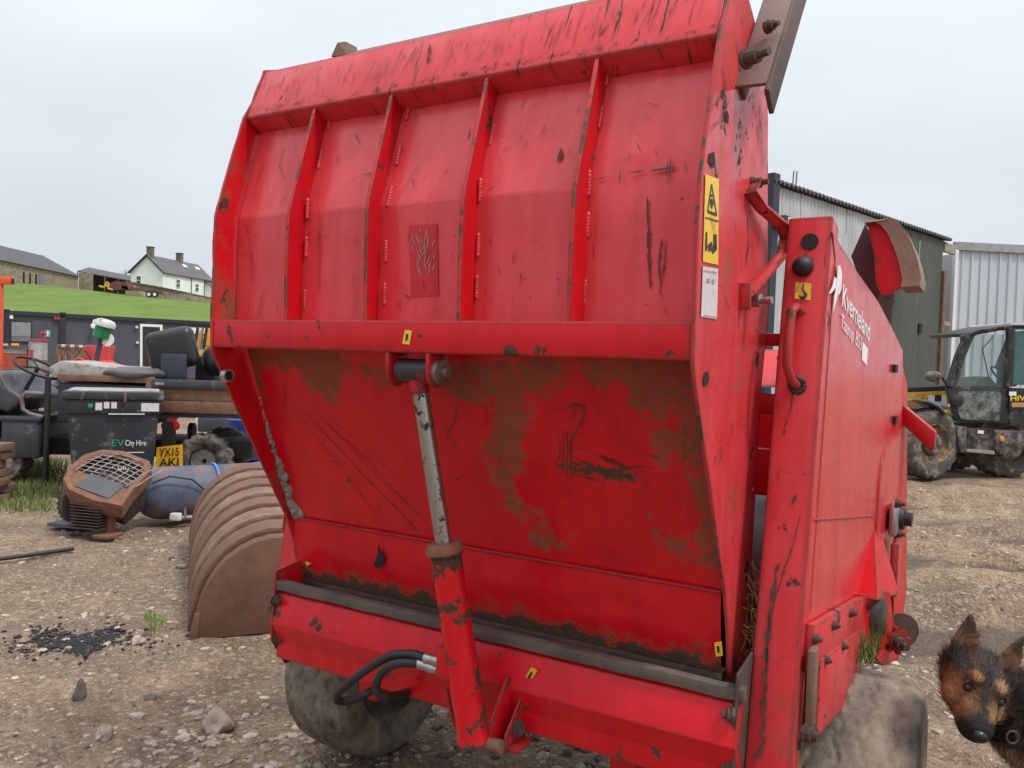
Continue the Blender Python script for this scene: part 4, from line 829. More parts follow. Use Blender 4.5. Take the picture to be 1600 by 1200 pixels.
# loose fibreglass panel laid over it
pn_ = [(ux(105), uz(105, 574)), (ux(112), uz(112, 589)), (ux(160), uz(160, 592)), (ux(262), uz(262, 596)), (ux(260), uz(260, 576)), (ux(180), uz(180, 572)), (ux(125), uz(125, 563))]
MB().prism([(x, -.45, z) for x, z in pn_], (0, .9, 0)).build('loose_panel', plain('panel_grey', (.36,.34,.31), .7, dirt=.4, dirtc=(.20,.18,.155)), UV, bevel=.02)
MB().blob((ux(228), -.42, uz(228, 583)), (.36, .25, .085), 3, .1, 3).build('seat_cushion', plain('cushion_grey', (.10,.095,.09), .6), UV, smooth=80)
MB().box((ux(273), -.2, uz(273, 546)), (.58, .22, .50), (Vector((.97, 0, .24)), Vector((0, 1, 0)), Vector((-.24, 0, .97)))).build('seat_back', plain('seat_black', (.016,.016,.017), .4, dirt=.15), UV, bevel=.10, seg=5)
MB().box((ux(282), -.36, uz(282, 578)), (.30, .06, .40)).build('seat_bracket', plain('seat_shell', (.028,.036,.055), .45, dirt=.2), UV, bevel=.02)
MB().blob((ux(338), -.05, uz(325, 562)), (.22, .13, .20), 8, .06, 3).build('seat_back', plain('seat_black2', (.016,.016,.017), .45), UV, smooth=80)
MB().bb((ux(300), .0, uz(300, 597)), (ux(330), .3, uz(300, 556))).build('engine_cover', plain('cover_dark', (.03,.034,.03), .6), UV, bevel=.02)
# front hood, dash, steering wheel
hp = [(ux(-40), uz(0, 690)), (ux(-40), uz(0, 600)), (ux(-5), uz(0, 582)), (ux(30), uz(30, 578)), (ux(50), uz(50, 582)), (ux(60), uz(60, 602)), (ux(82), uz(80, 618)), (ux(60), uz(60, 640)), (ux(42), uz(40, 632)), (ux(45), uz(40, 690))]
MB().prism([(x, -.6, z) for x, z in hp], (0, 1.1, 0)).build('front_hood', DKP, UV, bevel=.04, seg=3)
bd = [(ux(18), uz(18, 597)), (ux(22), uz(22, 588)), (ux(32), uz(32, 585)), (ux(44), uz(44, 586)), (ux(50), uz(50, 598))]
MB().prism([(x, -.606, z) for x, z in bd], (0, .004, 0)).build('badge', WHT, UV); [MB().box((ux(x), -.609, uz(x, y)), (.028, .004, h_)).build('badge_mark', INK, UV) for x, y, h_ in ((25, 595.5, .04), (29, 594, .06), (32.5, 594.5, .05), (36, 594.5, .05), (39.5, 593.5, .06), (43, 594, .05))]
MB().bb((ux(50), -.60, uz(50, 705)), (ux(104), .3, uz(50, 645))).build('side_box', DKP, UV, bevel=.05); MB().bb((ux(48), -.62, uz(50, 651)), (ux(106), .3, uz(50, 643))).build('side_box_lid', DKP, UV, bevel=.02)
sw = []; c_ = Vector((ux(84), -.30, uz(84, 574)))
for k in range(33): a = 2*math.pi*k/32; sw.append(c_+Vector((math.cos(a)*.26, math.sin(a)*.20, -math.cos(a)*.11+math.sin(a)*.05)))
MB().tube(sw, .018, 8, caps=False).build('steering_wheel', BLACK, UV, smooth=60); MB().tube([c_, c_+Vector((-.16, .0, -.30))], .025, 8).build('steering_column', BLACK, UV, smooth=60)
for k in (0, 11, 21): MB().tube([c_, sw[k]], .012, 6).build('wheel_spoke', BLACK, UV)
MB().prism([(ux(84), -.1, uz(84, 600)), (ux(90), -.1, uz(90, 580)), (ux(116), -.1, uz(116, 578)), (ux(118), -.1, uz(118, 606))], (0, .5, 0)).build('dash_panel', plain('dash_white', (.6,.6,.62), .4, dirt=.3, dirtc=(.1,.1,.1)), UV, bevel=.02)
MB().tube([(ux(108), -.55, uz(108, 612)), (ux(84), -.58, uz(84, 610)), (ux(78), -.58, uz(78, 618)), (ux(80), -.58, uz(80, 634)), (ux(90), -.58, uz(90, 641)), (ux(106), -.55, uz(106, 646))], .025, 10).build('grab_rail', plain('rail_grey', (.16,.15,.16), .5, dirt=.4, dirtc=(.2,.09,.05)), UV, smooth=60)
MB().tube([(ux(113), -.56, uz(113, 590)), (ux(112), -.56, uz(112, 740))], .035, 8).build('upright_tube', BLACK, UV, smooth=60)
# plate, lamps, wheels
pc_ = [(274, 690), (310, 686), (311, 720), (272, 721)]; gp = [Vector((ux(x), -.72, uz(x, y))) for x, y in pc_]
MB().prism([gp[3], gp[2], gp[1], gp[0]], (0, .012, 0)).build('number_plate', plain('plate_yellow', (.80,.45,.02), .45, var=.1), UV)
for t_, y0_, y1_ in (('YX15', 703, 691), ('AKJ', 718, 706)): text_mesh('plate_lettering', t_, (ux(278), -.735, uz(278, y0_)), (ux(306), -.735, uz(306, y0_-1)), (ux(278), -.735, uz(278, y1_)), INK, UV, bold=.012)
MB().bb((ux(280), -.70, uz(280, 694)), (ux(296), -.60, uz(280, 652))).build('plate_bracket', HOLE, UV)
for x in (284, 297): MB().lathe((ux(x), -.66, uz(x, 659)), (0, -1, 0), [(0, .055), (.03, .05), (.035, 0)], 18, False).build('tail_lamp', plain('lamp_red', (.45,.02,.015), .25), UV, smooth=40)
MB().bb((ux(285), -.64, uz(285, 654)), (ux(298), -.62, uz(285, 649))).build('reflector', plain('reflector_red', (.5,.02,.02), .3), UV)
MB().lathe((ux(305), -.2, uz(305, 672)), (1, 0, 0), [(-.04, .06), (-.03, .10), (.03, .10), (.04, .06)], 20).build('coil', BLACK, UV)
ATV = Mat('atv_tyre'); ATV.set(ATV.mix(ATV.rng(ATV.noise(9, 6), .4, .6), (.035,.032,.03), (.16,.135,.11)), .9); ATV.bump(ATV.vor(9), .8, .04); ATV = ATV.m
def atvwheel(x, y, Rw=.30, z=None):
    W2 = empty('wheel', (0, 0, 0)); W2.parent = UV; c = Vector((x, y, Rw if z is None else z)); mb = MB(); rings = []; n = 72
    for t, r_ in ((-.11, .14), (-.14, .2), (-.14, .25), (-.10, .29), (0, .30), (.10, .29), (.14, .25), (.14, .2), (.11, .14)):
        rings.append([c+Vector((math.cos(2*math.pi*j/n)*(r_-(.022 if r_ > .27 and (j//2+int(t*30)) % 3 == 0 else 0))*Rw/.3, t, math.sin(2*math.pi*j/n)*(r_-(.022 if r_ > .27 and (j//2+int(t*30)) % 3 == 0 else 0))*Rw/.3)) for j in range(n)])
    mb.loft(rings, False).build('tyre', ATV, W2, smooth=40); MB().lathe(c, (0, 1, 0), [(-.08, .15), (-.05, .13), (-.05, .03), (.05, .03), (.05, .13), (.08, .15)], 24, False).build('rim', STEEL, W2, smooth=40)
atvwheel(ux(334), -.45, .34); atvwheel(ux(45), -.4, .30); atvwheel(ux(334), .5, .34)
# white parked vehicle glimpsed behind the bed
WV = empty('white_vehicle', (gy(345, 690, 14).x, 14, 0)); tag(WV, 'white vehicle front with grey grille glimpsed behind the load bed', 'vehicle')
zz = lambda y: gy(345, y, 14).z
MB().prism([(-.45, 0, .30), (-.45, 0, zz(650)), (-.25, 0, zz(640)), (.6, 0, zz(638)), (.9, 0, zz(670)), (.95, 0, .3)], (0, 1.6, 0)).build('body', plain('van_white', (.72,.72,.70), .35), WV, bevel=.05)
MB().bb((-.25, -.03, zz(668)), (.15, 0, zz(650))).build('grille', plain('grille_grey', (.30,.31,.31), .4), WV, bevel=.01); MB().bb((-.4, -.04, .25), (.9, 0, .5)).build('bumper', DKP, WV, bevel=.03)
tag(MB().prism([gy(362, 668, 12.8), gy(384, 676, 12.8), gy(384, 698, 12.8), gy(366, 690, 12.8)], (0, .5, 0)).build('red_crate', plain('crate_red', (.35,.01,.012), .5), bevel=.01), 'dark red crate just left of the tailgate edge', 'crate')
tag(MB().lathe((gy(384, 716, 12.5).x, 12.5, 0), (0, 0, 1), [(0, .28), (.02, .30), (.30, .30), (.32, .31), (.62, .30), (.64, .27)], 28).build('blue_drum', plain('drum_blue', (.02,.035,.22), .4), smooth=40), 'dark blue plastic drum behind the blue tank', 'drum')

# ================================================================== dark office cabin and the clutter before it
CA = gy(6, 483, 23.5); CB = gy(325, 504, 27.0); ce = Vector((CB.x-CA.x, CB.y-CA.y, 0)).normalized(); cn = Vector((ce.y, -ce.x, 0))   # cn faces the yard
CH = (CA.z+CB.z)/2; CC = Vector((CA.x, CA.y, 0)); LEN = 11.5
CN = empty('office_cabin', CC); tag(CN, 'long dark grey office cabin below the green field', 'cabin')
def cl_(x, y, o=0.): P = hit(x, y, CC+cn*o, cn); return P-CC
GREY = plain('cabin_grey', (.070,.078,.095), .5, var=.12, scale=2); NAVY = plain('cabin_trim', (.022,.024,.032), .5)
MB().box(ce*(LEN/2)-cn*1.25+Vector((0, 0, CH/2)), (LEN, 2.5, CH-.06), (ce, cn, UP)).build('cabin_wall', GREY, CN)
MB().box(ce*(LEN/2)-cn*1.22+Vector((0, 0, CH-.06)), (LEN+.1, 2.6, .12), (ce, cn, UP)).build('roof_rail', NAVY, CN)
for t in (.06, 2.42-.9, 6.1, LEN-.06):
    if t == 2.42-.9: t = (cl_(97, 520)).dot(ce)
    MB().box(ce*t+cn*.03+Vector((0, 0, CH/2)), (.16, .10, CH+.06), (ce, cn, UP)).build('corner_post', NAVY, CN)
def crect(name, x0, y0, x1, y1, mat, o, th=.02):
    a, b, c, d = cl_(x0, y0, o), cl_(x1, y0+(x1-x0)*.04, o), cl_(x1, y1+(x1-x0)*.02, o), cl_(x0, y1, o); return MB().prism([d, c, b, a], -cn*th).build(name, mat, CN)
GLS = plain('dull_glass', (.17,.17,.18), .12, var=.35, scale=.8)
crect('window_frame', 15, 500, 50, 535, NAVY, .035); crect('window_pane', 18, 503, 48, 533, GLS, .045); crect('window_blind', 18, 503, 48, 525, plain('blind_grey', (.24,.235,.245), .6), .05, .006)
crect('door_frame', 219, 506, 254, 585, WHT, .06, .06); crect('door_opening', 223, 510, 250, 585, plain('door_dark', (.022,.018,.016), .7), .075, .01)
crect('first_aid_sign', 70, 515, 79, 527, plain('sign_green', (.06,.33,.19), .5), .02, .015)
a, b = cl_(74.5, 521, .03), None
crect('sign_mark', 71.5, 519, 77.5, 521, WHT, .026, .004); crect('sign_mark', 73.5, 516.5, 75.5, 525, WHT, .029, .004)
crect('alarm_box', 84.5, 495, 94, 499, plain('alarm_red', (.50,.02,.05), .4), .12, .10); crect('white_box', 14, 490, 20.5, 498, WHT, .06, .05)
for x in (14.5, 19.5): crect('box_strap', x, 484, x+1, 490, WHT, .05, .02)
crect('blue_notice', 228, 500, 247, 504, plain('notice_blue', (.35,.47,.62), .5), .05); crect('white_notice', 284, 511, 326, 521, plain('notice_white', (.68,.71,.70), .5), .04)
for x, y in ((214, 511), (215, 535)): crect('switch_box', x-2, y-2, x+2, y+2, WHTL, .08, .05)
for x, y in ((146, 509), (149, 503)): MB().lathe(cl_(x, y, .2), cn, [(0, .0), (.02, .08), (.05, .085), (.06, 0)], 16, False).build('flood_lamp', WHT, CN, smooth=40)
# hedge left of the cabin
mb = MB()
for i in range(1600):
    P = Vector((gy(-8, 540, 25).x+random.gauss(0, .55), 25+random.gauss(0, .5), random.uniform(.1, 2.6))); t = Vector((random.gauss(0, 1), random.gauss(0, 1), random.gauss(0, 1))).normalized()*.07; s_ = t.orthogonal().normalized()*.04; mb.add([P-t, P+s_, P+t, P-s_], [(0, 1, 2, 3)])
HB = empty('hedge_bush', (gy(-8, 540, 25).x, 25, 0)); tag(HB, 'leafy green bush at the left end of the dark cabin', 'bush')
o = mb.build('foliage', plain('leaf_green', (.10,.16,.035), .6, var=.5, scale=3), normals=False); o.parent = HB; o.matrix_parent_inverse = Matrix.Translation(-Vector(HB.location)); o['kind'] = 'stuff'
MB().tube([(0, 0, 0), (.05, 0, 1.2)], .04, 6).build('stem', TIM, HB)
# flat trailer deck carrying bits and pieces
DZ, DY = 1.10, 19.5
TR = empty('flat_trailer', (gy(90, 570, DY).x, DY, 0)); tag(TR, 'low flat trailer loaded with engine parts in front of the cabin', 'trailer')
MB().bb((-2.2, -.7, DZ-.12), (2.2, .9, DZ)).build('deck', RUSTY, TR); MB().bb((-2.1, -.5, DZ-.3), (2.1, -.4, DZ-.12)).build('chassis_rail', DARKRUST, TR)
for x in (-.5, .5): MB().lathe((x, -.6, .38), (0, 1, 0), [(-.1, .2), (-.11, .34), (-.08, .38), (.08, .38), (.11, .34), (.1, .2)], 28).build('wheel', BLACK, TR, smooth=40)
def dk(x, y): P = gy(x, y, DY); return P
P = dk(24, 560); SH = empty('parts_shelf', (P.x, DY, DZ)); tag(SH, 'shelf of parts with a red sign board at the left edge', 'shelf'); zl = lambda y: dk(24, y).z-DZ
MB().bb((-.42, -.2, 0), (.40, .2, zl(552))).build('sign_board', plain('sign_red', (.42,.07,.035), .6), SH); MB().bb((-.42, -.21, zl(552)), (.40, .2, zl(545))).build('upper_board', plain('board_grey', (.30,.28,.27), .6), SH); MB().bb((-.5, -.25, zl(543)), (.5, .25, zl(540))).build('shelf_top', TIM, SH)
text_mesh('sign_lettering', 'Tools and parts', (-.36, -.205, zl(556)), (.34, -.205, zl(556)), (-.36, -.205, zl(553)), WHTL, SH) if False else None
MB().box((.05, -.1, zl(540)+.03), (.14, .08, .05)).build('yellow_tool', YEL, SH); MB().box((-.25, -.1, zl(540)+.02), (.2, .1, .04)).build('pale_tool', WHTL, SH)
P = dk(63, 560); DR = empty('steel_drum', (P.x, DY-.1, DZ)); tag(DR, 'grey steel drum with a red lid and red label before the cabin', 'drum')
MB().lathe((0, 0, 0), (0, 0, 1), [(0, .20), (.2, .205), (.21, .215), (.23, .205), (dk(63, 533).z-DZ, .20)], 28).build('drum_body', plain('drum_steel', (.36,.35,.33), .4, .3), DR, smooth=40); hz_ = dk(63, 533).z-DZ
MB().lathe((0, 0, hz_), (0, 0, 1), [(0, .225), (.035, .225), (.04, .18)], 28).build('drum_lid', plain('lid_red', (.48,.02,.06), .4), DR, smooth=40); MB().box((-.04, -.21, hz_*.55), (.08, .02, .16)).build('drum_label', plain('label_red', (.55,.02,.04), .4), DR)
MB().tube([(.12, 0, hz_+.03), (.12, 0, hz_+.16)], .03, 10).build('pump_neck', plain('pump_red', (.45,.03,.05), .4), DR); MB().box((.12, 0, hz_+.19), (.12, .1, .07)).build('pump_head', plain('pump_red2', (.45,.03,.05), .4), DR, bevel=.02)
P = dk(122, 565); EB = empty('engine_block', (P.x, DY-.2, DZ)); tag(EB, 'rusty brown engine block with a row of ports beside the green lamp', 'engine'); RB = rusty('block_rust', (.14,.085,.05), (.30,.20,.13))
zt_ = dk(122, 540).z-DZ; MB().prism([(-.34, -.15, zt_), (.36, -.15, zt_-.02), (.36, -.15, .1), (.1, -.15, .0), (-.25, -.15, .02), (-.40, -.15, zt_*.5)], (0, .35, 0)).build('block_body', RB, EB, bevel=.03)
for k in range(6): MB().box((-.26+k*.105, -.17, zt_-.02), (.045, .12, .07)).build('port', WHTL if k % 2 else RB, EB, bevel=.008)
for k in range(4): MB().tube([(-.25+k*.15, -.16, zt_*.6), (-.2+k*.15, -.24, .05)], .03, 8).build('pipe_branch', RB, EB, smooth=40)
P = dk(172, 568); RH = empty('red_hopper', (P.x, DY-.5, DZ-.1)); tag(RH, 'bright red plastic hopper with black hose behind the vehicle', 'hopper'); RDP = plain('plastic_red', (.62,.045,.04), .4)
zh = dk(172, 541).z-DZ+.1; MB().loft([[(sx*a, sy*b, z) for sx, sy in ((-1,-1),(1,-1),(1,1),(-1,1))] for a, b, z in ((.46, .3, 0), (.44, .3, zh*.35), (.22, .2, zh*.5), (.27, .24, zh))]).build('hopper_body', RDP, RH, bevel=.03)
MB().tube([(-.3+.22*math.cos(a), -.32, .12+.26*math.sin(a)) for a in [math.pi*(1.05-k/14) for k in range(14)]], .03, 8).build('hopper_arch', RDP, RH, smooth=60); MB().tube([(-.18, -.34, zh*.85), (.0, -.34, zh*.5), (.12, -.34, zh*.2)], .018, 8).build('hopper_strap', BLACK, RH)
# leaning green and white lamp
P = gy(158, 570, 15); GL = empty('green_lamp', (P.x-.05, 15, 0)); tag(GL, 'green lantern with a white cap on a leaning dark post', 'lamp'); b0 = Vector((0, 0, 0)); q0 = gy(151, 562, 15)-Vector(GL.location); q1 = gy(158, 528, 15)-Vector(GL.location); q2 = gy(166, 500, 15)-Vector(GL.location); d = (q2-q1).normalized()
MB().tube([(q0.x-.1, 0, 0), q0, q1], .05, 10).build('post', plain('post_navy', (.045,.06,.085), .5), GL, smooth=40); L2 = (q2-q1).length
M = Mat('lamp_green'); M.set(M.mix(M.noise(8, 4), (.008,.10,.03), (.02,.24,.08)), .12); MB().lathe(q1, d, [(0, .13), (.01, .155), (L2*.68, .15)], 28).build('lens', M.m, GL, smooth=35)
MB().lathe(q1+d*L2*.66, d, [(0, .185), (.06, .185), (L2*.3, .155), (L2*.36, .10)], 28).build('cap', plain('cap_white', (.55,.54,.51), .6, dirt=.3), GL, smooth=35)
MB().lathe(q1+d*.02+Vector((.12, 0, -.05)), (0, -1, 0), [(0, .12), (.02, .12)], 20).build('reflector_disc', WHT, GL)
# yellow machine right of the seat, orange frame at the far left
P = gy(318, 560, 20); YM = empty('yellow_digger', (P.x, 20, 0)); tag(YM, 'yellow digger arm and body glimpsed left of the tailgate edge', 'digger'); JY = plain('machine_yellow', (.72,.36,.025), .45, var=.2, dirt=.2)
yy = lambda x, y: gy(x, y, 20)-Vector(YM.location)
MB().prism([yy(300, 545), yy(303, 558), yy(330, 560), yy(330, 540), yy(312, 543)], (0, .8, 0)).build('body', plain('body_cream', (.66,.48,.16), .5), YM, bevel=.05); MB().prism([yy(302, 545), yy(308, 520), yy(312, 515), (yy(318, 545))], (0, .2, 0)).build('boom', JY, YM, bevel=.02)
for x in (304, 312, 318): MB().tube([yy(x, 545), yy(x+5, 512)], .035, 8).build('hydraulic_rod', STEEL if x == 312 else BLACK, YM)
MB().bb((-.5, 0, 0), (.9, .8, .95)).build('undercarriage', BLACK, YM, bevel=.05); MB().prism([yy(316, 540), yy(322, 515), yy(330, 512), yy(330, 542)], (0, .4, 0)).build('cab_side', JY, YM, bevel=.02)
P = gy(0, 470, 16); OF = empty('orange_frame', (P.x-.05, 16, 0)); tag(OF, 'bright orange box section frame cut off by the left edge', 'frame'); ORG = plain('orange_paint', (.72,.085,.02), .4)
oo = lambda x, y: gy(x, y, 16)-Vector(OF.location); a, b = oo(3, 500), oo(20, 436)
MB().bb((a.x-.12, -.05, 0), (a.x, .05, b.z)).build('upright', ORG, OF, bevel=.005); MB().bb((a.x-.4, -.06, oo(5, 444).z), (b.x, .06, oo(5, 433).z)).build('top_beam', ORG, OF, bevel=.005); MB().bb((b.x-.02, -.045, oo(5, 443).z), (b.x+.002, .045, oo(5, 435).z)).build('beam_hollow', HOLE, OF)

# ================================================================== farm on the hill
def rw(x, y, D): return gy(x, y, D)
HA = rw(255, 425, 150); ez = HA.z; H0 = Vector((HA.x, 150, ez-5.2)); hg = Vector((-.97, .243, 0)); hl = Vector((.243, .97, 0)); GW, HL = 7.0, 15.0; RZ = 5.2+3.0
HS = empty('farmhouse', H0); tag(HS, 'white rendered farmhouse with grey slate roof and two chimneys on the hill', 'house')
RW = plain('white_render', (.80,.80,.78), .7, var=.05, scale=.4)
M = Mat('slate_roof'); M.set(M.mix(M.rng(M.noise(1.2, 6, .7), .3, .7), (.075,.068,.072), (.135,.12,.12)), .7); M.bump(M.noise(9, 3), .4, .05); SLT = M.m
HP = lambda a, b, z: hg*a+hl*b+Vector((0, 0, z))
MB().prism([HP(0, 0, 0), HP(GW, 0, 0), HP(GW, 0, 5.2), HP(GW/2, 0, RZ), HP(0, 0, 5.2)], hl*HL).build('walls', RW, HS)
for a0, a1 in ((-.35, GW/2), (GW+.35, GW/2)):
    MB().prism([HP(a0, -.3, 5.2-.28), HP(a1, -.3, RZ+.02), HP(a1, HL+.3, RZ+.02), HP(a0, HL+.3, 5.2-.28)], (0, 0, .22)).build('roof_slope', SLT, HS)
    MB().prism([HP(a0, -.42, 5.2-.36), HP(a1, -.42, RZ-.06), HP(a1, -.42, RZ+.26), HP(a0, -.42, 5.2-.04)], hl*.1).build('barge_board', plain('barge_black', (.02,.02,.022), .6), HS)
for b in (.8, HL*.62):
    c = MB().box(HP(GW/2, b, RZ+.75), (1.1, .8, 1.9), (hg, hl, UP)).build('chimney', plain('chimney_stone', (.16,.125,.09), .8, scale=2), HS); MB().box(HP(GW/2, b, RZ+1.72), (1.3, 1.0, .15), (hg, hl, UP)).build('chimney_cap', SLT, HS)
def hwin(P, X, n, w_, h_):
    MB().box(P+n*.05, (w_+.25, .12, h_+.25), (X, n, UP)).build('window_frame', WHT, HS); MB().box(P+n*.12, (w_, .06, h_), (X, n, UP)).build('window_pane', plain('pane_dark', (.10,.11,.12), .15), HS); MB().box(P+n*.16, (w_, .05, .1), (X, n, UP)).build('glazing_bar', WHT, HS)
hwin(HP(GW*.74, 0, 3.6), hg, -hl, .85, 1.5); hwin(HP(0, 4.2, 3.5), hl, -hg, 1.0, 1.4); hwin(HP(0, 10, 3.3), hl, -hg, .9, 1.3)
for b in (8.3, 12.4): MB().tube([HP(-.1, b, 5.0), HP(-.1, b, 0)], .08, 6).build('downpipe', SLT, HS)
for b in (9.2, 13.2): MB().box(HP(GW/2-1.3, b, RZ-.75), (.8, 1.1, .12), ((hg*.76+UP*.65), hl, (UP*.76-hg*.65))).build('skylight', WHT, HS)
MB().prism([HP(0, 12.8, 0), HP(-3.2, 12.8, 0), HP(-3.2, 12.8, 2.2), HP(0, 12.8, 4.6)], hl*4).build('lean_to', RW, HS); MB().prism([HP(.1, 12.6, 4.75), HP(-3.4, 12.6, 2.2), HP(-3.4, 17, 2.2), HP(.1, 17, 4.75)], (0, 0, .2)).build('lean_to_roof', SLT, HS)
M = Mat('field_stone'); v_ = M.vor(2.2, out='Color'); M.set(M.mix(.75, (.26,.20,.145), M.mix(M.rng(M.noise(2.6, 5, .8), .35, .65), (.11,.08,.06), (.46,.37,.27))), .85); M.bump(M.vor(2.2), .5, .1); FST = M.m
def gwall(name, label, pts, D, th, mat, cat='wall', cap=None):
    P = [rw(x, y, d_) for (x, y), d_ in zip(pts, D)]; o = empty(name, (P[0].x, P[0].y, P[0].z-3)); tag(o, label, cat); L0 = Vector(o.location)
    MB().prism([p-L0 for p in P]+[p-L0-Vector((0, 0, 3.4)) for p in P[::-1]], (0, th, 0)).build('stonework', mat, o)
    if cap: MB().prism([p-L0+Vector((0, -.06, .02)) for p in P]+[p-L0+Vector((0, -.06, -.18)) for p in P[::-1]], (0, th+.12, 0)).build('coping', cap, o)
gwall('garden_wall', 'low brown garden wall in front of the white farmhouse', [(196, 439), (245, 447), (293, 457), (330, 465)], [140, 140, 141, 142], .5, FST, 'wall', SLT)
# stone barn: wall runs away from the viewer
B0, B1 = rw(-40, 404, 120), rw(122, 431, 150); BZ = 2.9; b_e = Vector((B1.x-B0.x, B1.y-B0.y, 0)); BLn = b_e.length; b_e.normalize(); b_n = Vector((b_e.y, -b_e.x, 0)); ez2 = rw(122, 431, 150).z
BR = empty('stone_barn', Vector((B0.x, B0.y, ez2-4.2))); tag(BR, 'long stone barn with dark grey hipped roof on the hill', 'barn'); BP = lambda t, o, z: b_e*t+b_n*-o+Vector((0, 0, z))
MB().prism([BP(0, 0, 0), BP(BLn, 0, 0), BP(BLn, 0, 4.2), BP(0, 0, 4.2)], -b_n*8).build('walls', FST, BR)
rz = rw(100, 403, 148).z-(ez2-4.2); rfm = plain('barn_roof', (.062,.060,.064), .6, var=.12, scale=.5)
MB().add([BP(-.3, -.4, 4.1), BP(BLn+.3, -.4, 4.1), BP(BLn-4.5, 4, rz), BP(-.3, 4, rz), BP(BLn+.3, 8.4, 4.1), BP(-.3, 8.4, 4.1)], [(0, 1, 2, 3), (1, 4, 2), (4, 5, 3, 2), (0, 3, 5)]).build('roof', rfm, BR)
MB().box(BP(BLn*.60, -.06, 1.9), (1.5, .1, 2.4), (b_e, b_n, UP)).build('barn_door', plain('barn_door_blue', (.17,.20,.25), .6), BR)
for t in (.42, .48, .54): MB().box(BP(BLn*t, -.06, 2.0), (.35, .1, 2.0), (b_e, b_n, UP)).build('slit_window', HOLE, BR)
LS0, LS1 = rw(121, 423, 151), rw(204, 438, 158); LS = empty('low_shed', (LS0.x, LS0.y, LS0.z-3.3)); tag(LS, 'low dark open shed between the stone barn and the farmhouse', 'shed'); l_ = LS1-LS0
MB().prism([(0, 0, 3.1), (l_.x, l_.y, l_.z+3.1), (l_.x-1, l_.y+6, l_.z+4.2), (-1, 6, 4.4)], (0, 0, .2)).build('roof', rfm, LS); MB().prism([(0, 5, 0), (l_.x, l_.y+5, -2), (l_.x, l_.y+5, l_.z+3.3), (0, 5, 3.3)], (0, .3, 0)).build('back_wall', plain('shed_dark', (.05,.045,.04), .8), LS)
for k in range(5): MB().tube([(l_.x*k/4, l_.y*k/4+.1, l_.z*k/4-1), (l_.x*k/4, l_.y*k/4+.1, l_.z*k/4+3.1)], .12, 6).build('post', SLT, LS)
MB().prism([(0, .5, -1), (2.5, .6, -1), (2.5, .6, 3), (0, .5, 3)], (0, .3, 0)).build('end_wall', FST, LS)
FT = empty('farm_trailer', rw(225, 461, 126)); tag(FT, 'rusty brown flatbed farm trailer parked along the top of the field', 'trailer'); ft = lambda x, y: rw(x, y, 126)-Vector(FT.location)
MB().prism([ft(190, 446), ft(254, 455), ft(256, 459), ft(190, 451)], (0, 2, 0)).build('deck', plain('deck_rust', (.16,.075,.055), .8), FT); MB().prism([ft(168, 444), ft(180, 439), ft(198, 441), ft(200, 452), ft(172, 453)], (0, 2, 0)).build('tub', plain('tub_rust', (.15,.055,.04), .8), FT)
for x in (233, 242): MB().lathe(ft(x, 460), (0, 1, 0), [(-.1, .0), (-.1, .5), (.2, .5)], 20).build('wheel', BLACK, FT); MB().lathe(ft(x, 460)+Vector((0, -.12, 0)), (0, 1, 0), [(0, .25), (.02, .25)], 16).build('hub', WHT, FT)
YI = empty('yellow_implement', rw(164, 451, 125)); tag(YI, 'small yellow implement at the top of the field left of the trailer', 'implement'); yi = lambda x, y: rw(x, y, 125)-Vector(YI.location)
for a, b in (((155, 447), (162, 449)), ((163, 449), (166, 441)), ((166, 441), (170, 443)), ((170, 443), (169, 451)), ((164, 444), (169, 448)), ((169, 451), (176, 453))): MB().tube([yi(*a), yi(*b)], .14, 6).build('frame_bar', JY, YI)
BT_ = empty('bare_tree', rw(196, 447, 165)); tag(BT_, 'small bare tree beside the left gable of the farmhouse', 'tree'); MB().tube([(0, 0, -1), (0, 0, 1.5)], .15, 6).build('trunk', DARKRUST, BT_)
mb = MB()
for i in range(46): a = random.uniform(0, 6.3); e = random.uniform(.5, 1.4); L_ = random.uniform(1, 2.6); P = Vector((0, 0, 1.2)); Q = P+Vector((math.cos(a)*math.cos(e), math.sin(a)*math.cos(e), math.sin(e)))*L_; mb.tube([P, P.lerp(Q, .5)+Vector((random.gauss(0, .2), 0, 0)), Q], [.05, .03, .012], 4)
o = mb.build('crown', plain('twig', (.13,.11,.09), .8), BT_); o['kind'] = 'stuff'

# ================================================================== corrugated shed on the right
S_0 = gy(1212, 283, 14.3); zE = S_0.z; D1 = 19.6
for k in range(40):
    z = gy(1482, 374, D1).z; D1 *= (zE-1.65)/(z-1.65)
S_1 = gy(1482, 374, D1); S0v = Vector((S_0.x, S_0.y, 0)); se = Vector((S_1.x-S_0.x, S_1.y-S_0.y, 0)); SL = se.length; se.normalize(); sn = Vector((se.y, -se.x, 0))
if sn.dot(-S0v) < 0: sn = -sn
SHD = empty('corrugated_shed', S0v); tag(SHD, 'tall corrugated farm shed with pale and green wall sheets', 'shed')
M = Mat('sheet_white'); M.set(M.mix(M.rng(M.noise(1.3, 6, .6, stretch=(1, 1, .3)), .35, .7), (.40,.41,.40), (.58,.59,.58)), .55); SHW = M.m
M = Mat('sheet_green'); M.set(M.mix(M.rng(M.noise(1.6, 6, .6, stretch=(1, 1, .25)), .3, .7), (.062,.075,.058), (.105,.118,.092)), .5); SHG = M.m
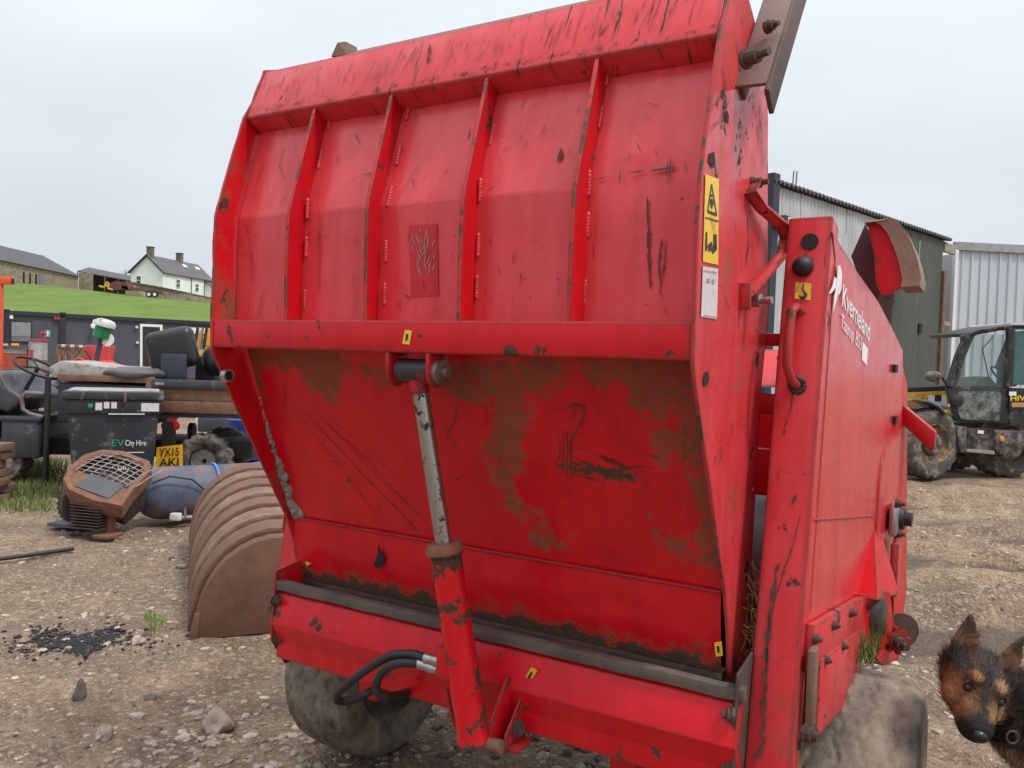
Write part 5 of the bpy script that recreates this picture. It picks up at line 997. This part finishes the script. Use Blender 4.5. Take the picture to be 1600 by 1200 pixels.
def sheet(t0, wd, z0, z1, mat, name='wall_sheet', pitch=.13, amp=.018, parent=SHD, org=Vector((0, 0, 0)), e=se, n=sn, rake=0):
    k = max(2, int(wd/pitch*8)); vs = []
    for zz_ in (z0, z1):
        for i in range(k+1):
            t = t0+wd*i/k; vs.append(org+e*t+n*(amp*math.sin(2*math.pi*t/pitch)+.004*(i % 2 == 9))+Vector((0, 0, zz_)))
    o = MB().add(vs, [(i, i+1, k+2+i, k+1+i) for i in range(k)]).build(name, mat, parent, smooth=80, normals=False); return o
tt = 0; i = 0; tg_ = ((hit(1383, 450, S0v, sn)-S0v).dot(se))
while tt < SL-.35:
    wd = min(.91, SL-.35-tt); sheet(tt, wd, 0, zE-.08, SHW if tt+wd*.5 < tg_ else SHG, org=sn*(.006*(i % 2))); tt += .91; i += 1
RFM = plain('roof_sheet', (.085,.080,.070), .8, var=.3, scale=2)
i = 0; tt = -.2
while tt < SL-.1:        # roof sheets, corrugated ends along the eave
    wd = min(.91, SL-.1-tt); k = int(wd/.15*8); vs = []
    for s_ in (-.12, 6.0):
        for q in range(k+1): t = tt+wd*q/k; vs.append(se*t-sn*s_+Vector((0, 0, zE-.02+(s_+.12)*.16+.028*math.sin(2*math.pi*t/.15)+.003*(i % 2))))
    n_ = len(vs); vs2 = [v-Vector((0, 0, .03)) for v in vs]
    MB().add(vs+vs2, [(q, q+1, k+2+q, k+1+q) for q in range(k)]+[(n_+q, n_+q+1, n_+k+2+q, n_+k+1+q) for q in range(k)]+[(q, q+1, n_+q+1, n_+q) for q in range(k)]).build('roof_sheet', RFM, SHD, normals=False); tt += .91; i += 1
MB().box(se*(SL/2)-sn*.05+Vector((0, 0, zE-.14)), (SL, .05, .14), (se, sn, UP)).build('eave_board', DARKRUST, SHD)
MB().box(se*-.12-sn*.05+Vector((0, 0, zE/2)), (.2, .3, zE+.2), (se, sn, UP)).build('corner_trim', NAVY, SHD); MB().box(se*-.08+sn*.2+Vector((0, 0, zE-.75)), (.22, .25, .2), (se, sn, UP)).build('flood_light', NAVY, SHD, bevel=.02); MB().box(se*-.02+sn*.32+Vector((0, 0, zE-.75)), (.16, .03, .14), (se, sn, UP)).build('flood_light_glass', WHT, SHD)
MB().box(se*(SL-.30)+Vector((0, 0, zE*.42)), (.14, .16, zE*.84), (se, sn, UP)).build('timber_post', TIM, SHD); MB().box(se*(SL+.25)-sn*1.8+Vector((0, 0, zE/2)), (1.6, .05, zE), (se, sn, UP)).build('bay_back', plain('bay_dark', (.02,.021,.026), .7), SHD)
MB().box(se*(SL+.05)+Vector((0, 0, zE-.22)), (.7, .08, .22), (se, sn, UP)).build('lintel', plain('lintel_timber', (.32,.27,.21), .7), SHD); MB().box(se*(SL+.0)+Vector((0, 0, 2.95)), (.6, .06, .10), (se, sn, UP)).build('cross_rail', plain('rail_timber', (.36,.26,.16), .7), SHD)
P = hit(1437, 513, S0v+sn*.03, sn)-S0v; MB().box(P, (.16, .05, .22), (se, sn, UP)).build('vent_hole', HOLE, SHD)
for x in (1238, 1243): P = hit(x, 285, S0v-sn*.5, sn)-S0v; MB().tube([P-Vector((0, 0, .3)), P+Vector((.02, 0, .22))], .012, 5).build('aerial', DARKRUST, SHD)
# light grey box-profile building
G0 = gy(1493, 379, 20.2); G0v = Vector((G0.x, G0.y, 0)); ge = Vector((.995, .10, 0)).normalized(); gn = Vector((ge.y, -ge.x, 0)); GB = empty('grey_clad_building', G0v); tag(GB, 'light grey box-profile clad building behind the telehandler', 'building')
M = Mat('sheet_grey'); M.set(M.mix(M.rng(M.noise(1.1, 5, .6, stretch=(1, 1, .3)), .3, .7), (.46,.49,.53), (.56,.59,.63)), .4); SHC = M.m
for k in range(5):
    vs = []; X = [0]; pts = []
    for r_ in range(4): b = k*1.0+r_*.25; pts += [(b, 0), (b+.16, 0), (b+.185, .035), (b+.225, .035)]
    pts.append((k*1.0+1.0, 0)); vs = [ge*a+gn*(d_+.003*(k % 2))+Vector((0, 0, z)) for z in (0, G0.z-.18) for a, d_ in pts]; n_ = len(pts)
    MB().add(vs, [(q, q+1, n_+q+1, n_+q) for q in range(n_-1)]).build('wall_sheet', SHC, GB, normals=False)
MB().box(ge*2.5+gn*.03+Vector((0, 0, G0.z-.09)), (5.1, .12, .2), (ge, gn, UP)).build('fascia', plain('fascia_grey', (.33,.32,.32), .6), GB); MB().box(gn*.03+Vector((0, 0, G0.z/2)), (.08, .12, G0.z), (ge, gn, UP)).build('corner_flashing', WHT, GB)
MB().box(ge*2.5-gn*3+Vector((0, 0, G0.z/2-.1)), (4.9, 5.9, G0.z-.3), (ge, gn, UP)).build('building_core', SHC, GB)

# ================================================================== telehandler
TY = 13.0; TE = empty('telehandler', (gy(1540, 745, TY).x, TY, 0)); tag(TE, 'yellow and black telehandler with muddy glass cab parked facing left', 'telehandler')
T_ = lambda x, y, o=0.: (lambda P: Vector((P.x, P.y, P.z))-Vector(TE.location))(gy(x, y, TY+o))
BLK = plain('cab_black', (.022,.023,.026), .45, var=.3, dirt=.25, dirtc=(.14,.12,.10)); MUD = plain('muddy_black', (.045,.045,.047), .6, var=.4, scale=8, dirt=.55, dirtc=(.20,.165,.13))
M = Mat('cab_glass'); M.set((.40,.50,.48), .03); M.p.inputs['Transmission Weight'].default_value = .85; M.p.inputs['IOR'].default_value = 1.08; GLASS = M.m
M = Mat('dirty_glass'); dm = M.rng(M.noise(7, 8, .75), .42, .62); M.set(M.mix(dm, (.035,.055,.048), (.24,.25,.21)), M.rng(dm, 0, 1, .08, .6)); DGL = M.m
def bar3(name, pts, r_, mat=BLK, parent=TE): return MB().tube(pts, r_, 8).build(name, mat, parent, smooth=50)
for o_ in (0, 1.15):
    bar3('cab_pillar', [T_(1483, 604, o_), T_(1496, 560, o_), T_(1512, 522, o_)], .065); bar3('cab_pillar', [T_(1575, 604, o_), T_(1579, 512, o_)], .07); bar3('roof_rail', [T_(1510, 524, o_), T_(1530, 516, o_), T_(1580, 509, o_), T_(1640, 509, o_)], .045); bar3('cab_pillar', [T_(1638, 640, o_), T_(1640, 509, o_)], .05)
bar3('cab_pillar', [T_(1553, 574, 1.1), T_(1572, 525, 1.1)], .05)
MB().prism([T_(1512, 520, -.02), T_(1580, 506, -.02), T_(1645, 505, -.02), T_(1645, 512, -.02), T_(1580, 513, -.02), T_(1514, 526, -.02)], (0, 1.2, 0)).build('cab_roof', BLK, TE, bevel=.02); MB().prism([T_(1579, 508, -.04), T_(1645, 507, -.04), T_(1645, 503, -.04), T_(1582, 504, -.04)], (0, 1.2, 0)).build('roof_top', plain('roof_white', (.62,.60,.55), .5), TE)
MB().add([T_(1486, 603, .0), T_(1575, 604, .0), T_(1579, 522, .0), T_(1515, 524, .0)], [(0, 1, 2, 3)]).build('door_glass', GLASS, TE, normals=False); MB().add([T_(1581, 601, .0), T_(1640, 603, .0), T_(1640, 514, .0), T_(1582, 518, .0)], [(0, 1, 2, 3)]).build('rear_glass', plain('teal_glass', (.06,.14,.125), .08), TE, normals=False)
MB().prism([T_(1478, 606), T_(1484, 603), T_(1578, 604), T_(1578, 662), T_(1500, 660), T_(1494, 658)], (0, .06, 0)).build('lower_door', BLK, TE, bevel=.015); MB().prism([T_(1497, 613, -.02), T_(1501, 611, -.02), T_(1561, 612, -.02), T_(1565, 618, -.02), T_(1562, 658, -.02), T_(1503, 655, -.02), T_(1497, 645, -.02)], (0, .02, 0)).build('door_window', DGL, TE)
MB().prism([T_(1578, 606, -.01), T_(1645, 608, -.01), T_(1645, 662, -.01), T_(1578, 664, -.01)], (0, .06, 0)).build('rear_quarter', BLK, TE); MB().lathe(T_(1495, 626, -.03), (0, -1, 0), [(0, .10), (.02, .10), (.03, .085)], 20).build('door_handle', BLACK, TE, smooth=35)
MB().prism([T_(1577, 609, -.03), T_(1640, 609, -.03), T_(1640, 639, -.03), T_(1577, 639, -.03)], (0, .01, 0)).build('decal_panel', INK, TE); MB().prism([T_(1577, 612, -.035), T_(1588, 612, -.035), T_(1588, 618, -.035), T_(1577, 618, -.035)], (0, .004, 0)).build('white_decal', WHT, TE)
text_mesh('cab_lettering', 'HiViz', T_(1579, 626, -.035), T_(1612, 626, -.035), T_(1579, 618, -.035), plain('decal_yellow', (.85,.60,.02), .4), TE, bold=.02); MB().prism([T_(1581, 629, -.035), T_(1612, 629, -.035), T_(1612, 636, -.035), T_(1581, 636, -.035)], (0, .004, 0)).build('coloured_decal', plain('decal_mixed', (.45,.22,.10), .5, var=.8, scale=5), TE)
# inside: dash, wheel, seat
MB().prism([T_(1522, 604, .35), T_(1526, 590, .35), T_(1545, 588, .35), T_(1560, 604, .35)], (0, .5, 0)).build('dash', plain('dash_grey', (.25,.25,.23), .6), TE, bevel=.03)
c_ = T_(1563, 588, .45); bar3('steering_wheel', [c_+Vector((.16*math.cos(a), .17*math.sin(a), -.17*math.cos(a)*.9)) for a in [k*math.pi/10 for k in range(21)]], .016, BLACK); MB().prism([T_(1572, 604, .5), T_(1574, 565, .5), T_(1590, 560, .5), T_(1592, 604, .5)], (0, .4, 0)).build('seat', BLACK, TE, bevel=.04)
# skirts, step, chassis
MB().prism([T_(1494, 666), T_(1512, 667), T_(1512, 708), T_(1502, 708), T_(1498, 700)], (0, .5, 0)).build('front_skirt', MUD, TE, bevel=.02); MB().prism([T_(1512, 670, .1), T_(1555, 671, .1), T_(1555, 706, .1), T_(1512, 704, .1)], (0, .4, 0)).build('step_recess', MUD, TE); MB().prism([T_(1511, 702, -.05), T_(1554, 705, -.05), T_(1554, 710, -.05), T_(1511, 706, -.05)], (0, .3, 0)).build('step', plain('step_dusty', (.30,.26,.22), .8), TE)
MB().prism([T_(1555, 672), T_(1645, 676), T_(1645, 690), T_(1602, 700), T_(1592, 715), T_(1568, 716), T_(1558, 704)], (0, .5, 0)).build('rear_skirt', MUD, TE, bevel=.03); MB().lathe(T_(1565, 685, -.01), (0, -1, 0), [(0, .042), (.02, .04), (.025, .0)], 18, False).build('amber_lamp', plain('amber', (.85,.28,.03), .3), TE, smooth=40)
MB().prism([T_(1528, 672, -.02), T_(1537, 673, -.02), T_(1537, 678, -.02), T_(1528, 677, -.02)], (0, .01, 0)).build('small_plate', WHT, TE); MB().prism([T_(1486, 660, .4), T_(1640, 662, .4), T_(1640, 705, .4), T_(1500, 702, .4)], (0, 1.2, 0)).build('chassis', BLK, TE)
# boom on the far side and front structure
MB().prism([T_(1400, 606, .9), T_(1490, 602, .9), T_(1490, 610, .9), T_(1400, 616, .9)], (0, .35, 0)).build('boom_top', BLK, TE, bevel=.02); MB().prism([T_(1396, 612, .9), T_(1485, 610, .9), T_(1485, 632, .9), T_(1396, 636, .9)], (0, .35, 0)).build('boom', JY, TE, bevel=.02); MB().prism([T_(1461, 617, .86), T_(1471, 617, .86), T_(1471, 627, .86), T_(1461, 627, .86)], (0, .02, 0)).build('boom_sticker', INK, TE); MB().prism([T_(1450, 618, .87), T_(1478, 617, .87), T_(1480, 632, .87), T_(1452, 634, .87)], (0, .01, 0)).build('white_sticker', WHT, TE)
MB().prism([T_(1470, 645, .3), T_(1486, 640, .3), T_(1492, 672, .3), T_(1476, 676, .3)], (0, .5, 0)).build('yellow_chassis', JY, TE, bevel=.03)
mg = [T_(x, y, -.15) for x, y in ((1408, 630), (1425, 624), (1448, 627), (1465, 634), (1478, 648))]; MB().bar([p+Vector((0, .25, 0)) for p in mg], .60, .03, (0, 1, 0)).build('mudguard', plain('guard_grey', (.11,.12,.135), .5), TE, bevel=.008)
bar3('mirror_arm', [T_(1480, 602, -.1), T_(1472, 590, -.15), T_(1464, 583, -.2)], .02); MB().blob(T_(1458, 588, -.2), (.13, .07, .09), 4, .05, 3).build('mirror', MUD, TE, smooth=80); MB().prism([T_(1503, 525, -.1), T_(1512, 520, -.1), T_(1517, 530, -.1), T_(1506, 538, -.1)], (0, .1, 0)).build('work_lamp', BLK, TE, bevel=.02); bar3('mirror_arm', [T_(1505, 535, -.1), T_(1498, 545, -.15), T_(1497, 560, -.1)], .014); bar3('grab_bar', [T_(1488, 600, -.05), T_(1497, 590, -.08), T_(1500, 578, -.08), T_(1497, 574, -.05)], .014)
bar3('wiper', [T_(1545, 590, -.02), T_(1535, 545, -.02), T_(1552, 526, -.02)], .008)
RIMY = plain('muddy_yellow', (.45,.24,.03), .6, var=.3, dirt=.75, dirtc=(.12,.10,.08))
def tele_wheel(cx, cy, o_, Rw, yaw):
    W3 = empty('wheel', (0, 0, 0)); W3.parent = TE; c = T_(cx, cy, o_); c.z = Rw; a = Vector((math.sin(yaw), math.cos(yaw), 0)); b = Vector((a.y, -a.x, 0)); n = 96; rings = []
    for t, r_ in ((-.19, .55), (-.22, .72), (-.22, .88), (-.19, .95), (-.08, .97), (.08, .97), (.19, .95), (.22, .88), (.22, .72), (.19, .55)):
        rg = []
        for j in range(n):
            an = 2*math.pi*j/n; ph = ((j/n*18)+abs(t)*3.2+(.5 if t > 0 else 0)) % 1; rr = Rw*(r_+(.05 if ph < .42 and r_ > .86 else 0)); rg.append(c+a*t+(b*math.cos(an)+UP*math.sin(an))*rr)
        rings.append(rg)
    MB().loft(rings, False).build('tyre', plain('tractor_tyre', (.085,.075,.065), .9, var=.4, scale=5, dirt=.4, dirtc=(.22,.18,.14)), W3, smooth=40)
    MB().lathe(c, -a, [(.0, Rw*.3), (.10, Rw*.35), (.13, Rw*.5), (.20, Rw*.57), (.19, Rw*.6)], 36, False).build('rim', RIMY, W3, smooth=40); MB().lathe(c, -a, [(.05, .0), (.21, .0), (.21, .13), (.17, .17), (.05, .18)], 24, False).build('hub', MUD, W3, smooth=40)
tele_wheel(1445, 690, .05, .56, R(-24)); tele_wheel(1566, 690, .55, .56, R(0)); tele_wheel(1490, 690, 1.5, .56, R(-24))

# ================================================================== the dog (German-shepherd type), standing by the near wheel
ez_ = Vector((rt.x, rt.y, rt.z)); ey_ = upv; ec_ = -fw          # image right, image up, towards camera
DX = (ez_*.905+ey_*-.40+ec_*.12).normalized()                    # across the face (viewer left -> right)
DF_ = (ez_*-.40+ey_*-.60+ec_*.95); DF_ = (DF_-DX*DF_.dot(DX)).normalized()      # muzzle direction
DU = DX.cross(DF_).normalized()
if DU.dot(ec_) < 0: DU = -DU
HC = gy(1528, 1088, 2.10)                                        # between the eyes
DG0 = Vector((1.62, 2.30, 0)); DOG = empty('dog', DG0); tag(DOG, 'black and tan shepherd dog looking down beside the near wheel', 'dog')
hd_ = lambda x, y, z: HC+DX*x+DF_*(y*.80 if y > 0 else y)+DU*z-DG0
mb = MB()
def loftell(st, n=20):
    rings = []
    for y, hw, hh, zc, sq in st:
        rg = []
        for j in range(n):
            a = 2*math.pi*j/n; ca, sa_ = math.cos(a), math.sin(a); k = 1+sq*(abs(ca*sa_))
            rg.append(hd_(hw*ca*k, y, zc+hh*sa_*k))
        rings.append(rg)
    return rings
mb.loft(loftell([(-.155, .035, .035, -.02, 0), (-.135, .062, .058, -.015, 0), (-.09, .078, .070, -.008, .08), (-.045, .079, .071, -.008, .12), (-.01, .070, .062, -.014, .12), (.02, .055, .050, -.020, .15), (.05, .047, .044, -.026, .18), (.085, .042, .040, -.028, .2), (.115, .038, .036, -.028, .2), (.135, .029, .028, -.026, .1), (.142, .012, .012, -.024, 0)]))
mb.loft(loftell([(-.06, .05, .03, -.062, 0), (0, .045, .028, -.060, 0), (.06, .028, .018, -.056, 0), (.105, .018, .012, -.052, 0)], 14))     # lower jaw
for s_ in (-1, 1):                                              # brow and cheek
    mb.blob(hd_(s_*.034, -.008, .043), (.022, .022, .016), 2, .05, 2); mb.blob(hd_(s_*.050, .0, -.03), (.030, .034, .032), 5, .05, 2)
# neck, chest, trunk, legs
def wl(P): return Vector(P)-DG0
nk0 = hd_(0, -.10, -.03); nk = [nk0, nk0+Vector((.06, .06, -.10)), Vector((.02, -.02, .62))+Vector((-.06, .0, 0)), Vector((.13, .03, .55))]
mb.tube([nk[0], nk[0].lerp(nk[2], .35)+Vector((.02, .02, .0)), nk[0].lerp(nk[2], .7), nk[2], nk[3]], [.070, .092, .112, .125, .10], 18)
tr = [(-.02, .0, .55), (.12, .05, .52), (.32, .14, .53), (.52, .24, .56), (.68, .32, .55), (.74, .35, .53)]; mb.tube(tr, [.10, .155, .15, .125, .115, .06], 20)
for lx, ly in ((.03, -.09), (.10, .12)): mb.tube([(lx, ly, .55), (lx+.02, ly, .38), (lx-.01, ly, .22), (lx+.0, ly, .08), (lx-.035, ly-.01, .02)], [.065, .045, .028, .024, .034], 12)
for lx, ly in ((.66, .20), (.60, .38)): mb.tube([(lx, ly, .55), (lx-.05, ly, .36), (lx+.07, ly+.02, .22), (lx+.04, ly, .07), (lx-.01, ly, .02)], [.085, .060, .032, .026, .034], 12)
mb.tube([(.72, .34, .58), (.84, .40, .45), (.90, .43, .28), (.96, .46, .20)], [.04, .045, .04, .015], 10)
# ears
for s_ in (-1, 1):
    b = [hd_(s_*.022, -.070, .052), hd_(s_*.090, -.062, .020)]; tip = hd_(s_*.072, -.150, .120); rg = []
    for k, (t, wd) in enumerate(((0, 1), (.25, 1.05), (.5, .92), (.75, .62), (.93, .3), (1, .1))):
        m0 = b[0].lerp(tip, t); m1 = b[1].lerp(tip, t); c = (m0+m1)/2; h_ = (m1-m0)/2
        h_ = (b[1]-b[0])/2*wd; bk = DF_*-.012*(1-t*.6); rg.append([c-h_, c-h_*.55+bk*-.0, c+DF_*-.010*wd, c+h_*.55, c+h_, c+h_*.6+bk*2, c+bk*2.6, c-h_*.6+bk*2])
    mb.loft(rg)
raw = mb.build('raw_body', WHT); md = raw.modifiers.new('r', 'REMESH'); md.mode = 'VOXEL'; md.voxel_size = .0055; md.use_smooth_shade = True
sm = raw.modifiers.new('s', 'SMOOTH'); sm.factor = .5; sm.iterations = 4
dg = bpy.context.evaluated_depsgraph_get(); me = bpy.data.meshes.new_from_object(raw.evaluated_get(dg)); bpy.data.objects.remove(raw); me.name = 'body'
M = Mat('dog_coat'); at = M.attr('coat'); M.set(M.mix(M.rng(M.noise(90, 4, .7), .3, .7, 0, .35), at.outputs['Color'], (.012,.010,.009)), .75, spec=.2); M.bump(M.noise(220, 3, .7), .4, .004); COAT = M.m
me.materials.clear(); me.materials.append(COAT)
BODY = bpy.data.objects.new('body', me); col.objects.link(BODY); BODY.parent = DOG
for p in me.polygons: p.use_smooth = True
hinv = Matrix((DX, DF_, DU))
BLKC, TAN, RUS, CRM = Vector((.016, .014, .014)), Vector((.40, .235, .105)), Vector((.29, .135, .055)), Vector((.50, .36, .21))
def coat(co):
    q = hinv@(co+DG0-HC); x, y, z = q; y = y/.8 if y > 0 else y; n_ = noise.noise(co*22)*.5+noise.noise(co*60)*.35; ax_ = abs(x)
    if y > -.20 and (q.length < .24):
        if ax_ > .028 and z > .052 and y < -.05:           # ears: dark with brown inside
            return BLKC.lerp(RUS, .45 if y > -.12 and DF_.dot(Vector((0, 0, 0))) == 0 and n_ > -.1 else .18)
        t = 0; base = BLKC
        cheek = math.exp(-((ax_-.055)**2/.0010+(y-.0)**2/.0022+(z+.02)**2/.0022)); brow = math.exp(-((ax_-.030)**2/.00022+(y+.012)**2/.0006))*(1 if z > .015 else 0)
        muz = math.exp(-((ax_-.035)**2/.0007+(y-.055)**2/.0012))
        k = max(cheek*1.35, brow*1.2, muz*.9)+n_*.75
        base = base.lerp(RUS if x < 0 else TAN, min(1, max(0, k)))
        blaze = math.exp(-(x*x/.0003))*(1 if z > 0 and y < .05 else 0); base = base.lerp(Vector((.035, .032, .032)), min(1, blaze*.8))
        if y > .095: base = base.lerp(BLKC, min(1, (y-.095)/.02))
        if y < -.03 and z > .02: base = base.lerp(Vector((.050, .042, .036)), .6+n_*.5 if n_ > -.6 else .2)
        return base
    if co.z < .40: return TAN.lerp(RUS, .4+n_)
    k = .55+n_*1.2; return BLKC.lerp(CRM.lerp(TAN, .5), min(1, max(0, k)) if co.x < .16 else min(1, max(0, k-.6)))
ca_ = me.color_attributes.new('coat', 'FLOAT_COLOR', 'POINT')
for v in me.vertices: c = coat(v.co); ca_.data[v.index].color = (c.x, c.y, c.z, 1)
# fur: short strands lying back along the head and neck
mbf = MB(); cols = []; rnd = random.Random(5); pol = [p for p in me.polygons if p.center.z > .42 and p.center.x < .25]
for p in pol:
    c0 = p.center; nrm = p.normal; q = hinv@(c0+DG0-HC); onhead = q.length < .2
    if onhead and q.y > .095: continue
    for rep in range(1 if onhead else 2):
        if rnd.random() < .25: continue
        P = c0+Vector((rnd.gauss(0, .0025), rnd.gauss(0, .0025), rnd.gauss(0, .0025))); ln = (.016 if onhead else .036)*rnd.uniform(.6, 1.4)
        if onhead and q.y < -.06 and q.z < .05: ln *= 1.9
        if onhead and q.y > .03: ln *= .5
        if q.z > .05 and abs(q.x) > .02 and q.y < -.05: ln *= .35
        back = (-DF_ if onhead else Vector((.35, .1, -.9))); t = (back-nrm*back.dot(nrm)).normalized()*.92+nrm*.38+Vector((rnd.gauss(0, .18), rnd.gauss(0, .18), rnd.gauss(0, .18))); t = t.normalized()*ln
        s_ = t.cross(nrm); s_ = s_.normalized()*.0011 if s_.length > 1e-6 else Vector((.001, 0, 0))
        mbf.v += [tuple(P-s_), tuple(P+s_), tuple(P+t)]; b = len(mbf.v)-3; mbf.f.append((b, b+1, b+2)); c = coat(c0)*rnd.uniform(.35, 1.7); cols += [c, c, c*1.25]
FUR = mbf.build('fur', COAT, DOG, normals=False); FUR['kind'] = 'stuff'; ca_ = FUR.data.color_attributes.new('coat', 'FLOAT_COLOR', 'POINT')
for i, c in enumerate(cols): ca_.data[i].color = (c.x, c.y, c.z, 1)
WET = plain('wet_black', (.008,.008,.009), .34, var=.2)
MB().loft([[hd_(.021*k*math.cos(a), y, -.018+.017*k*math.sin(a)) for a in [2*math.pi*j/16 for j in range(16)]] for y, k in ((.128, .8), (.138, 1.0), (.148, .95), (.155, .7), (.158, .3))]).build('nose', WET, DOG, smooth=70)
for s_ in (-1, 1):
    e = MB().blob(hd_(s_*.0435, .012, .0225), (.0112, .0112, .0112), 1, 0, 3).build('eye', plain('eye_brown', (.020,.009,.004), .3, var=.2), DOG, smooth=80)
    MB().blob(hd_(s_*.0440, .0160, .0285), (.0052, .0052, .0052), 1, 0, 2).build('pupil', WET, DOG, smooth=80)
    MB().tube([hd_(s_*.030, .014, .030), hd_(s_*.038, .006, .040), hd_(s_*.049, .004, .039), hd_(s_*.057, .010, .028)], .0040, 8).build('eyelid', WET, DOG, smooth=60)
MB().tube([hd_(.005, .134, -.046), hd_(.024, .11, -.050), hd_(.036, .07, -.050), hd_(.048, .03, -.048)], .0022, 6).build('mouth_line', WET, DOG)
# collar ring
c = gy(1582, 1152, 2.08)-DG0; MB().tube([c+ez_*(.016*math.cos(a))+ey_*(.016*math.sin(a)) for a in [k*math.pi/10 for k in range(21)]], .0026, 8).build('collar_ring', DARKRUST, DOG, smooth=60)
cc_ = nk[0].lerp(nk[2], .52)+Vector((.01, .01, 0)); ad = (nk[2]-nk[0]).normalized(); oa = ad.orthogonal().normalized(); ob = ad.cross(oa)
MB().loft([[cc_+ad*t+(oa*math.cos(a)+ob*math.sin(a))*(.112+.003*(i in (1, 2))) for a in [2*math.pi*j/32 for j in range(32)]] for i, t in enumerate((-.014, -.013, .013, .014))], False).build('collar', BLACK, DOG, smooth=60)
for nm in ('paint_scratches', 'post_scratches', 'warning_pictogram', 'plate_gouges', 'pale_scratches', 'glue_residue', 'label_border_print', 'label_faded_print', 'sealant_run', 'handle_weld', 'straw_tuft', 'grass_tuft'):
    for o in bpy.data.objects:
        if o.name.split('.')[0] in (nm, 'weld_bead'): o['kind'] = 'stuff'
